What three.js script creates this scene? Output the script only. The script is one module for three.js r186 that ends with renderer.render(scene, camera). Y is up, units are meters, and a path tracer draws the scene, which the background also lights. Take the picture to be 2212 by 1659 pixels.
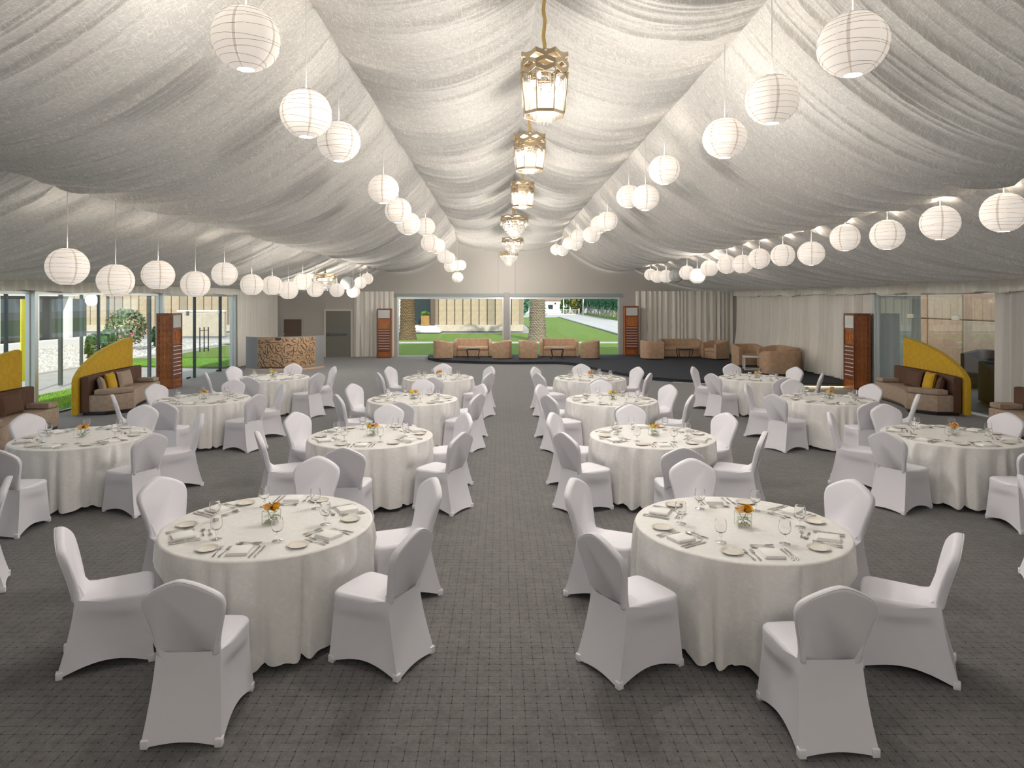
import * as THREE from 'three';
import { RoundedBoxGeometry } from 'three/addons/geometries/RoundedBoxGeometry.js';
import { mergeGeometries, mergeVertices, toCreasedNormals } from 'three/addons/utils/BufferGeometryUtils.js';
import { ImprovedNoise } from 'three/addons/math/ImprovedNoise.js';
import { RectAreaLightUniformsLib } from 'three/addons/lights/RectAreaLightUniformsLib.js';

// ---------------------------------------------------------------- camera, sky, sun, exposure
const scene = new THREE.Scene();
const renderer = new THREE.WebGLRenderer({ antialias: true });
renderer.toneMapping = THREE.LinearToneMapping;
renderer.toneMappingExposure = 1.44;
renderer.shadowMap.enabled = true;
RectAreaLightUniformsLib.init();

const camera = new THREE.PerspectiveCamera(58.7, 2212 / 1659, 0.05, 400);
camera.position.set(0, 2.48, 0);            // upright camera on the tent's axis; the lens is shifted down and to the side
camera.lookAt(0, 2.48, -10);
camera.setViewOffset(2212, 1659, 26, 181.5, 2212, 1659);
camera.updateProjectionMatrix();

scene.background = new THREE.Color().setRGB(0.80, 0.90, 1.0);   // even bright sky
scene.backgroundIntensity = 0.95;
const sun = new THREE.DirectionalLight(new THREE.Color().setRGB(1, 0.92, 0.80), 2.9);
sun.position.set(14, 34, 30); sun.target.position.set(0, 0, -20);
sun.castShadow = true; sun.shadow.radius = 2;
Object.assign(sun.shadow.camera, { left: -60, right: 60, top: 60, bottom: -60, near: 1, far: 220 });
scene.add(sun, sun.target);
const LANTERN_POWER = 3.0, CHANDELIER_POWER = 8;

// ---------------------------------------------------------------- helpers
const V = (x, y, z) => new THREE.Vector3(x, y, z);
const TAU = Math.PI * 2, rad = (a) => a * Math.PI / 180;
function rng(s) { return () => { s |= 0; s = s + 0x6D2B79F5 | 0; let t = Math.imul(s ^ s >>> 15, 1 | s); t = t + Math.imul(t ^ t >>> 7, 61 | t) ^ t; return ((t ^ t >>> 14) >>> 0) / 4294967296; }; }
const perlin = new ImprovedNoise();
const noise = (x, y = 0, z = 0) => perlin.noise(x + 71.3, y + 13.7, z + 5.1);
const clamp = (x, a, b) => Math.min(b, Math.max(a, x));
const sstep = (a, b, x) => { const t = clamp((x - a) / (b - a), 0, 1); return t * t * (3 - 2 * t); };
const lerp = (a, b, t) => a + (b - a) * t;
const usedNames = new Map();
function numbered(name) { const n = usedNames.get(name) ?? 0; usedNames.set(name, n + 1); return n ? name + '_' + String(n).padStart(3, '0') : name; }

function shadowed(o) { o.traverse((m) => { if (m.isMesh) { m.castShadow = true; m.receiveShadow = true; } }); return o; }
function thing(name, label, category, pos = [0, 0, 0], turn = 0, group, kind) {
  const o = new THREE.Group(); o.name = numbered(name); scene.add(o);
  o.position.set(...pos); o.rotation.y = turn;
  tag(o, label, category, group, kind); return o;
}
function tag(o, label, category, group, kind) {
  if (label) o.userData.label = label; if (category) o.userData.category = category;
  if (group) o.userData.group = group; if (kind) o.userData.kind = kind; return o;
}
function part(parent, name, geo, mat, label) {
  const m = new THREE.Mesh(geo, mat); m.name = name; m.castShadow = m.receiveShadow = true;
  if (label) m.userData.label = label; parent.add(m); return m;
}
function solo(name, geo, mat, label, category, group, kind) {
  const m = new THREE.Mesh(geo, mat); m.name = numbered(name); m.castShadow = m.receiveShadow = true; scene.add(m);
  return tag(m, label, category, group, kind);
}
function dup(src, pos, turn, label, group) {
  const c = src.clone(); c.name = numbered(src.name.replace(/_\d{3}$/, '')); c.userData = { ...src.userData };
  scene.add(c); c.position.set(...pos); c.rotation.set(0, turn, 0);
  if (label) c.userData.label = label; if (group) c.userData.group = group; return c;
}
// geometry helpers
const at = (g, x = 0, y = 0, z = 0) => g.translate(x, y, z);
const box = (w, h, d, x = 0, y = 0, z = 0) => at(new THREE.BoxGeometry(w, h, d), x, y, z);
const rbox = (w, h, d, r, x = 0, y = 0, z = 0, s = 2) => at(new RoundedBoxGeometry(w, h, d, s, Math.min(r, w / 2.01, h / 2.01, d / 2.01)), x, y, z);
const cyl = (r0, r1, h, x = 0, y = 0, z = 0, n = 16) => at(new THREE.CylinderGeometry(r0, r1, h, n), x, y, z);
const tube = (pts, r, n = 24, k = 6, closed = false) => new THREE.TubeGeometry(new THREE.CatmullRomCurve3(pts.map((p) => Array.isArray(p) ? V(...p) : p), closed), n, r, k, closed);
function bar(a, b, r, k = 6) { const d = V(...b).sub(V(...a)), g = new THREE.CylinderGeometry(r, r, d.length(), k); g.applyQuaternion(new THREE.Quaternion().setFromUnitVectors(V(0, 1, 0), d.clone().normalize())); return at(g, (a[0] + b[0]) / 2, (a[1] + b[1]) / 2, (a[2] + b[2]) / 2); }
function merge(list) {
  const gs = list.map((g) => { const q = g.index ? g.toNonIndexed() : g; for (const k of Object.keys(q.attributes)) if (!['position', 'normal', 'uv'].includes(k)) q.deleteAttribute(k); if (!q.attributes.uv) q.setAttribute('uv', new THREE.BufferAttribute(new Float32Array(q.attributes.position.count * 2), 2)); return q; });
  return mergeGeometries(gs);
}
const smooth = (g, a = 0.8) => { const q = g.clone(); q.deleteAttribute('normal'); return toCreasedNormals(q.index ? q.toNonIndexed() : q, a); };
const lathe = (pts, n = 32) => new THREE.LatheGeometry(pts.map(([x, y]) => new THREE.Vector2(x, y)), n);
// uv in metres, by the axis each face points along
function metreUV(g, s = 1) {
  const q = g.index ? g.toNonIndexed() : g, p = q.attributes.position, uv = new Float32Array(p.count * 2), a = V(), b = V(), c = V();
  for (let i = 0; i < p.count; i += 3) {
    a.fromBufferAttribute(p, i); b.fromBufferAttribute(p, i + 1); c.fromBufferAttribute(p, i + 2);
    const n = b.clone().sub(a).cross(c.clone().sub(a)), ax = Math.abs(n.x), ay = Math.abs(n.y), az = Math.abs(n.z);
    [a, b, c].forEach((v, k) => { const [u, w] = ay >= ax && ay >= az ? [v.x, v.z] : ax >= az ? [v.z, v.y] : [v.x, v.y]; uv[(i + k) * 2] = u / s; uv[(i + k) * 2 + 1] = w / s; });
  }
  q.setAttribute('uv', new THREE.BufferAttribute(uv, 2)); return q;
}
function sheet(nu, nv, f, closed = false) {   // grid surface f(u, v) -> [x, y, z, (uvU, uvV)]
  const pos = [], uv = [], idx = [];
  for (let j = 0; j <= nv; j++) for (let i = 0; i <= nu; i++) { const p = f(i / nu, j / nv, i, j); pos.push(p[0], p[1], p[2]); uv.push(p[3] ?? i / nu, p[4] ?? j / nv); }
  for (let j = 0; j < nv; j++) for (let i = 0; i < nu; i++) { const a = j * (nu + 1) + i, b = a + 1, c = a + nu + 1, d = c + 1; idx.push(a, b, d, a, d, c); }
  const g = new THREE.BufferGeometry(); g.setAttribute('position', new THREE.Float32BufferAttribute(pos, 3)); g.setAttribute('uv', new THREE.Float32BufferAttribute(uv, 2)); g.setIndex(idx); g.computeVertexNormals();
  if (closed) { const n = g.attributes.normal; for (let j = 0; j <= nv; j++) { const a = j * (nu + 1), b = a + nu, v = V(n.getX(a) + n.getX(b), n.getY(a) + n.getY(b), n.getZ(a) + n.getZ(b)).normalize(); n.setXYZ(a, v.x, v.y, v.z); n.setXYZ(b, v.x, v.y, v.z); } }
  return g;
}
function shapeOf(pts, spline = false, closed = true) { const s = new THREE.Shape(); if (spline) { const c = new THREE.SplineCurve(pts.map((p) => new THREE.Vector2(...p))); s.setFromPoints(c.getPoints(pts.length * 4)); } else s.setFromPoints(pts.map((p) => new THREE.Vector2(...p))); return s; }
const extrude = (shape, depth, bevel = 0, seg = 2, curve = 12) => new THREE.ExtrudeGeometry(shape, { depth, bevelEnabled: bevel > 0, bevelThickness: bevel, bevelSize: bevel, bevelOffset: -bevel, bevelSegments: seg, curveSegments: curve });
function bend(g, f) { const p = g.attributes.position, v = V(); for (let i = 0; i < p.count; i++) { v.fromBufferAttribute(p, i); f(v); p.setXYZ(i, v.x, v.y, v.z); } p.needsUpdate = true; return g; }

// ---------------------------------------------------------------- textures
function canvasTexture(w, h, draw, srgb = true, repeat = true) {
  const c = document.createElement('canvas'); c.width = w; c.height = h; draw(c.getContext('2d'), w, h);
  const t = new THREE.CanvasTexture(c); if (srgb) t.colorSpace = THREE.SRGBColorSpace; if (repeat) t.wrapS = t.wrapT = THREE.RepeatWrapping; return t;
}
function dataTexture(n, f, srgb = true, m = n) {
  const d = new Uint8Array(n * m * 4);
  for (let y = 0; y < m; y++) for (let x = 0; x < n; x++) { const c = f(x, y), k = (y * n + x) * 4; const a = Array.isArray(c) ? c : [c, c, c]; d[k] = clamp(a[0], 0, 255); d[k + 1] = clamp(a[1], 0, 255); d[k + 2] = clamp(a[2], 0, 255); d[k + 3] = 255; }
  const t = new THREE.DataTexture(d, n, m); t.magFilter = THREE.LinearFilter; t.minFilter = THREE.LinearMipmapLinearFilter; t.wrapS = t.wrapT = THREE.RepeatWrapping; t.generateMipmaps = true;
  if (srgb) t.colorSpace = THREE.SRGBColorSpace; t.needsUpdate = true; return t;
}
// tiling value noise
function tileNoise(n, seed) { const r = rng(seed), g = new Float32Array(n * n).map(() => r()); return (x, y) => { const xi = Math.floor(x), yi = Math.floor(y), fx = x - xi, fy = y - yi, w = (a) => ((a % n) + n) % n, q = (a, b) => g[w(b) * n + w(a)], sx = fx * fx * (3 - 2 * fx), sy = fy * fy * (3 - 2 * fy); return lerp(lerp(q(xi, yi), q(xi + 1, yi), sx), lerp(q(xi, yi + 1), q(xi + 1, yi + 1), sx), sy); }; }

// carpet: 7.5 cm woven squares with broken dark lines and a dark knot at each crossing (16 x 16 squares on 1.2 m)
function carpetTexture(base, line, knot, seed) {
  const N = 1024, cell = N / 16, r = rng(seed), hs = Array.from({ length: 256 }, () => r()), vs = Array.from({ length: 256 }, () => r()), t1 = tileNoise(16, seed + 1), grain = new Float32Array(N * N).map(() => r());
  const wob = tileNoise(64, seed + 2);
  return dataTexture(N, (x, y) => {
    const ci = Math.floor(x / cell), cj = Math.floor(y / cell), fx = x % cell, fy = y % cell, k = cj * 16 + ci;
    let v = 0.80 + 0.42 * grain[y * N + x] * grain[((y + 1) % N) * N + x] + 0.09 * (t1(x / 64, y / 64) - 0.5) + 0.12 * (wob(x / 16, y / 16) - 0.5);
    const ly = fy + (wob(x / 16, cj) - 0.5) * 5, lx = fx + (wob(ci, y / 16) - 0.5) * 5;
    if (ly < 3.2) v *= 1 - line * (0.25 + 0.75 * hs[k]) * (wob(x / 9, y / 30) > 0.28 ? 1 : 0.35);
    if (lx < 2.6) v *= 1 - line * (0.15 + 0.75 * vs[k]);
    const dx = Math.min(fx, cell - fx), dy = Math.min(fy, cell - fy); if (dx * dx + dy * dy < 18) v *= 1 - knot;
    // faint rib rows woven across the squares
    v *= 0.97 + 0.03 * Math.sin(y * 0.8);
    return base.map((b) => b * v);
  });
}
// crosshatched jacquard of the ceiling cloth (1.4 m tile)
function hatch(ctx, n, seed, count, len, lo, hi, bgc) {
  const r = rng(seed); ctx.fillStyle = bgc; ctx.fillRect(0, 0, n, n);
  for (let i = 0; i < count; i++) {
    const g = Math.floor(lerp(lo, hi, r())), x = r() * n, y = r() * n, a = (r() < 0.5 ? 0.2 : 1.45) + (r() - 0.5) * 0.5, l = len * (0.4 + r());
    ctx.strokeStyle = `rgb(${g},${g},${g})`; ctx.lineWidth = 1.2 + r() * 1.6;
    for (const ox of [-n, 0, n]) for (const oy of [-n, 0, n]) { const X = x + ox, Y = y + oy; if (X < -60 || Y < -60 || X > n + 60 || Y > n + 60) continue; ctx.beginPath(); ctx.moveTo(X, Y); ctx.lineTo(X + Math.cos(a) * l, Y + Math.sin(a) * l); ctx.stroke(); }
  }
}
const T = {};
T.carpet = carpetTexture([122, 119, 118], 0.42, 0.75, 5);
T.stageCarpet = carpetTexture([60, 64, 75], 0.45, 0.6, 9);
T.hatch = canvasTexture(1024, 1024, (c, w) => hatch(c, w, 11, 8000, 30, 212, 255, '#d2d2d2'));
T.hatchBump = canvasTexture(1024, 1024, (c, w) => hatch(c, w, 11, 8000, 30, 110, 255, '#808080'), false);
T.weave = dataTexture(256, (x, y) => 225 + 15 * Math.sin(x * TAU / 4) + 15 * Math.sin(y * TAU / 8 + (x >> 2)));
// damask: pale sprays and rosettes woven into the cloth (0.5 m tile)
function damask(ctx, n, fg, bgc) {
  const r = rng(21); ctx.fillStyle = bgc; ctx.fillRect(0, 0, n, n); ctx.strokeStyle = ctx.fillStyle = fg; ctx.lineCap = 'round';
  for (let i = 0; i < 30; i++) {
    const x = r() * n, y = r() * n, s = 0.6 + r() * 0.7, a0 = r() * TAU;
    for (const ox of [-n, 0, n]) for (const oy of [-n, 0, n]) {
      ctx.save(); ctx.translate(x + ox, y + oy); ctx.rotate(a0); ctx.scale(s, s); ctx.lineWidth = 2.2;
      ctx.beginPath(); ctx.arc(0, 0, 13, 0, TAU); ctx.stroke(); ctx.beginPath(); ctx.arc(0, 0, 5, 0, TAU); ctx.fill();
      for (let k = 0; k < 9; k++) { ctx.beginPath(); ctx.ellipse(Math.cos(k * TAU / 9) * 18, Math.sin(k * TAU / 9) * 18, 4, 2.4, k * TAU / 9, 0, TAU); ctx.fill(); }
      ctx.beginPath(); ctx.moveTo(14, 0); ctx.bezierCurveTo(40, -20, 60, 22, 86, 0); ctx.stroke();
      for (let k = 0; k < 8; k++) { const q = 20 + k * 8.5; ctx.beginPath(); ctx.ellipse(q, (k % 2 ? 7 : -7) - 3 * Math.sin(q / 12), 5, 2.4, k % 2 ? 0.7 : -0.7, 0, TAU); ctx.fill(); }
      ctx.restore();
    }
  }
}
T.damask = canvasTexture(512, 512, (c, w) => damask(c, w, '#ffffff', '#f6f5f4'));
T.crinkle = (() => { const a = tileNoise(16, 24), b = tileNoise(32, 25); return dataTexture(512, (x, y) => 255 * (0.6 * Math.abs(2 * a(x / 32 + b(x / 64, y / 64), y / 32) - 1) + 0.4 * Math.abs(2 * b(x / 16, y / 16) - 1)), false); })();
T.damaskRough = canvasTexture(512, 512, (c, w) => damask(c, w, '#606060', '#d0d0d0'), false);
// wood grain along v (0.6 m tile)
function woodTexture(a, b, seed) { const t = tileNoise(32, seed), u = tileNoise(64, seed + 1); return dataTexture(256, (x, y) => { const g = t(x / 8 + 1.5 * t(y / 64, x / 64), y / 64), f = u(x / 4, y / 128 * 4), k = clamp(0.55 * g + 0.45 * f, 0, 1); return a.map((q, i) => lerp(q, b[i], k)); }); }
T.wood = woodTexture([166, 94, 46], [220, 144, 80], 31);
T.woodDark = woodTexture([104, 50, 30], [146, 82, 50], 33);
T.velvet = (() => { const t = tileNoise(64, 41), u = tileNoise(8, 42); return dataTexture(256, (x, y) => 222 + 26 * (t(x / 4, y / 4) - 0.5) + 20 * (u(x / 32, y / 32) - 0.5)); })();
T.grass = (() => { const t = tileNoise(128, 51), u = tileNoise(8, 52), r = rng(53); return dataTexture(512, (x, y) => { const k = 0.5 * t(x / 4, y / 4) + 0.3 * u(x / 64, y / 64) + 0.25 * r(); return [lerp(62, 140, k), lerp(104, 176, k), lerp(22, 60, k)]; }); })();
T.concrete = (() => { const t = tileNoise(128, 61), u = tileNoise(8, 62), r = rng(63); return dataTexture(512, (x, y) => 206 + 26 * (t(x / 4, y / 4) - 0.5) + 16 * (u(x / 64, y / 64) - 0.5) + 18 * (r() - 0.5)); })();
T.pebbled = (() => { const t = tileNoise(128, 65), u = tileNoise(8, 66), r = rng(67); return dataTexture(512, (x, y) => { const v = 216 + 40 * (t(x / 4, y / 4) - 0.5) + 16 * (u(x / 64, y / 64) - 0.5) + 26 * (r() - 0.5); return [v, v * 0.96, v * 0.89]; }); })();

function mat(rgb, o = {}) { return new THREE.MeshPhysicalMaterial({ color: new THREE.Color().setRGB(...rgb), roughness: 0.6, ...o }); }
function rep(t, s) { const q = t.clone(); q.repeat.set(1 / s, 1 / s); q.needsUpdate = true; return q; }
const M = {
  cover: mat([0.82, 0.81, 0.87], { roughness: 0.55, sheen: 0.3, sheenRoughness: 0.5 }),
  coverHem: mat([0.87, 0.86, 0.89], { roughness: 0.5 }),
  cloth: mat([0.89, 0.885, 0.87], { map: rep(T.damask, 0.34), roughness: 0.8, roughnessMap: rep(T.damaskRough, 0.34), bumpMap: rep(T.crinkle, 0.8), bumpScale: 0.0018 }),
  napkin: mat([0.88, 0.87, 0.85], { roughness: 0.85 }),
  steel: mat([0.62, 0.60, 0.57], { metalness: 1, roughness: 0.22 }),
  chrome: mat([0.72, 0.72, 0.72], { metalness: 1, roughness: 0.15 }),
  china: mat([0.90, 0.89, 0.86], { roughness: 0.15, clearcoat: 0.5 }),
  goblet: mat([1, 1, 1], { transmission: 1, roughness: 0.0, thickness: 0.003, ior: 1.5 }),
  glass: mat([0.965, 0.985, 0.975], { transmission: 1, roughness: 0.0, thickness: 0, ior: 1.45 }),
  vase: mat([1, 1, 1], { transmission: 1, roughness: 0.0, thickness: 0, ior: 1.6 }),
  glassEdge: mat([0.80, 0.86, 0.83], { transmission: 0.35, roughness: 0.25, thickness: 0, ior: 1.5 }),
  lining: mat([0.80, 0.77, 0.72], { map: rep(T.hatch, 1.3), roughness: 1, bumpMap: rep(T.hatchBump, 1.3), bumpScale: 0.0012, transmission: 0.13, thickness: 0 }),
  fabricWall: mat([0.66, 0.63, 0.585], { map: rep(T.weave, 0.25), roughness: 0.95 }),
  curtain: mat([0.85, 0.82, 0.755], { roughness: 0.85, sheen: 0.2 }),
  sheer: mat([0.84, 0.83, 0.80], { roughness: 0.9, transmission: 0.3, thickness: 0 }),
  alu: mat([0.62, 0.66, 0.66], { metalness: 0.6, roughness: 0.4 }),
  darkAlu: mat([0.07, 0.09, 0.10], { metalness: 0.4, roughness: 0.4 }),
  greyPost: mat([0.36, 0.34, 0.33], { roughness: 0.6 }),
  gold: mat([0.52, 0.43, 0.30], { metalness: 1, roughness: 0.28 }),
  sleeve: mat([0.62, 0.43, 0.16], { roughness: 0.45, sheen: 0.6 }),
  crystal: mat([1, 1, 1], { transmission: 0.95, roughness: 0.06, thickness: 0, ior: 1.8 }),
  wood: mat([1, 1, 1], { map: rep(T.wood, 0.6), roughness: 0.4, clearcoat: 0.2 }),
  woodDark: mat([1, 1, 1], { map: rep(T.woodDark, 0.6), roughness: 0.4, clearcoat: 0.2 }),
  tan: mat([0.70, 0.47, 0.31], { map: rep(T.velvet, 0.5), roughness: 0.8, sheen: 0.7, sheenRoughness: 0.4, sheenColor: new THREE.Color(0.8, 0.65, 0.5) }),
  taupe: mat([0.62, 0.48, 0.37], { map: rep(T.velvet, 0.3), roughness: 0.85, sheen: 0.5 }),
  brown: mat([0.19, 0.095, 0.06], { map: rep(T.velvet, 0.3), roughness: 0.85, sheen: 0.5 }),
  yellow: mat([0.92, 0.56, 0.03], { map: rep(T.velvet, 0.4), roughness: 0.85, sheen: 0.4, sheenColor: new THREE.Color(1, 0.8, 0.3) }),
  black: mat([0.02, 0.018, 0.018], { roughness: 0.35 }),
  white: mat([0.82, 0.81, 0.79], { roughness: 0.5 }),
};
// ---------------------------------------------------------------- the tent: floor, walls, lining
const XL = -9.7, XR = 10.3, ZF = -29.7, ZB = 6, EAVE = 3.02;
const S = (name, geo, m) => solo(name, geo, m, null, null, null, 'structure');
S('floor', metreUV(box(XR - XL + 0.4, 0.12, ZB - ZF + 0.2, (XL + XR) / 2, -0.06, (ZB + ZF) / 2), 1.2), mat([1, 1, 1], { map: T.carpet, roughness: 0.9, sheen: 1.0, sheenRoughness: 0.6, sheenColor: new THREE.Color(0.75, 0.76, 0.78) }));

// gable wall with two big openings, a steel door and a brown door
const WIN = [[-4.47, 0.17], [0.41, 5.20]], WTOP = 2.62;
{
  const s = shapeOf([[XL, 0], [XR, 0], [XR, 3.1], [0.4, 6.9], [XL, 3.1]]);
  const hole = (a, b, y0, y1) => { const h = new THREE.Path(); h.setFromPoints([[a, y0], [b, y0], [b, y1], [a, y1]].map((p) => new THREE.Vector2(...p))); s.holes.push(h); };
  hole(WIN[0][0], WIN[1][1], 0.001, WTOP);
  const w = S('wall_far', metreUV(at(extrude(s, 0.16), 0, 0, ZF - 0.16)), M.fabricWall);
  // seams of the wall cloth and the sleeve over the middle post
  part(w, 'cloth_seam', box(0.03, 3.6, 0.012, 1.25, 4.5, ZF + 0.006), M.fabricWall);
  part(w, 'post_sleeve', rbox(0.75, 3.0, 0.05, 0.02, 0.29, 4.15, ZF + 0.02), M.fabricWall);
  part(w, 'cloth_seam', box(0.025, 1.6, 0.012, -5.6, 3.5, ZF + 0.006), M.fabricWall);
  part(w, 'cloth_seam', box(0.02, 2.4, 0.012, -7.6, 1.3, ZF + 0.006), M.fabricWall);
}
{
  const frame = (n, x0, x1, joints) => {
    const w = thing('window_' + n, null, null, [0, 0, ZF - 0.06], 0, null, 'structure');
    part(w, 'window_frame', merge([box(x1 - x0, 0.1, 0.1, (x0 + x1) / 2, WTOP - 0.05, 0), box(x1 - x0, 0.05, 0.1, (x0 + x1) / 2, 0.025, 0), box(0.06, WTOP - 0.15, 0.1, x0 + 0.03, WTOP / 2 - 0.025, 0), box(0.06, WTOP - 0.15, 0.1, x1 - 0.03, WTOP / 2 - 0.025, 0)]), M.alu);
    const xs = [x0 + 0.06, ...joints, x1 - 0.06];
    for (let i = 0; i + 1 < xs.length; i++) part(w, 'pane', box(xs[i + 1] - xs[i] - 0.008, WTOP - 0.15, 0.01, (xs[i] + xs[i + 1]) / 2, WTOP / 2, 0), M.glass);
  };
  frame(1, WIN[0][0], WIN[0][1], [-3.25, -2.05, -0.9]);
  frame(2, WIN[1][0], WIN[1][1], [1.6, 2.8, 4.0]);
  S('trim_1', rbox(0.26, 2.8, 0.24, 0.02, 0.29, 1.4, ZF - 0.04), M.greyPost);
  S('trim_2', merge([box(9.9, 0.14, 0.1, 0.37, 2.69, ZF + 0.02)]), mat([0.30, 0.34, 0.34], { roughness: 0.5 }));
}
// steel emergency door
{
  const d = thing('door_1', null, null, [-7.02, 0, ZF], 0, null, 'structure');
  const frm = mat([0.66, 0.62, 0.55], { roughness: 0.6 }), leaf = mat([0.20, 0.19, 0.165], { roughness: 0.5 });
  part(d, 'door_frame', merge([box(0.08, 2.01, 0.07, -0.58, 1.005, 0.03), box(0.08, 2.01, 0.07, 0.58, 1.005, 0.03), box(1.24, 0.08, 0.07, 0, 2.05, 0.03)]), frm);
  const lf = part(d, 'door_leaf', rbox(1.06, 1.99, 0.05, 0.006, 0, 1.0, 0.02), leaf);
  part(lf, 'panic_bar', merge([rbox(0.86, 0.075, 0.05, 0.012, -0.06, 0.99, 0.085), rbox(0.11, 0.14, 0.06, 0.012, -0.45, 0.99, 0.075), box(0.07, 0.08, 0.05, 0.3, 0.99, 0.075)]), mat([0.16, 0.18, 0.19], { metalness: 0.6, roughness: 0.35 }));
}
{
  const d = thing('door_2', null, null, [-9.0, 0, ZF], 0, null, 'structure');
  part(d, 'door_frame', merge([box(0.07, 1.645, 0.06, -0.42, 0.8225, 0.03), box(0.07, 1.645, 0.06, 0.42, 0.8225, 0.03), box(0.91, 0.07, 0.06, 0, 1.68, 0.03)]), M.fabricWall);
  part(d, 'door_leaf', rbox(0.78, 1.63, 0.05, 0.006, 0, 0.82, 0.02), mat([0.15, 0.105, 0.08], { roughness: 0.45 }));
  part(d, 'door_knob', at(new THREE.SphereGeometry(0.035, 16, 12), -0.33, 1.0, 0.08), M.chrome);
}
// back wall and side walls outside the frame
const clothWhite = mat([0.78, 0.75, 0.70], { roughness: 0.9 });
S('wall_back', metreUV(box(XR - XL + 0.4, 7.2, 0.15, 0.3, 3.6, ZB + 0.08)), clothWhite);
S('wall_left', metreUV(box(0.15, 3.1, ZB + 5.2, XL - 0.08, 1.55, (ZB - 5.2) / 2)), clothWhite);
S('wall_left_far', metreUV(box(0.15, 3.1, 4.8, XL - 0.08, 1.55, -27.3)), clothWhite);
S('wall_right', metreUV(merge([box(0.15, 3.1, ZB + 13.9, XR + 0.08, 1.55, (ZB - 13.9) / 2), box(0.15, 3.1, 10.9, XR + 0.08, 1.55, -24.25)])), clothWhite);
// roof skin over the lining
{
  const slope = (x0, y0, x1, y1) => { const len = Math.hypot(x1 - x0, y1 - y0) + 0.5, g = box(len, 0.08, ZB - ZF + 0.6); g.rotateZ(Math.atan2(y1 - y0, x1 - x0)); return at(g, (x0 + x1) / 2, (y0 + y1) / 2 + 0.05, (ZB + ZF) / 2); };
  S('roof', merge([slope(XL - 0.1, 3.1, 0.4, 6.95), slope(0.4, 6.95, XR + 0.1, 3.1)]), mat([0.92, 0.92, 0.92], { transmission: 0.92, roughness: 1, thickness: 0 }));
  S('trim_3', merge([box(0.16, 0.46, 20.0, XL - 0.08, 2.87, -14.9), box(0.16, 0.46, 5.3, XR + 0.08, 2.87, -16.4)]), clothWhite);
}
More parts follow.
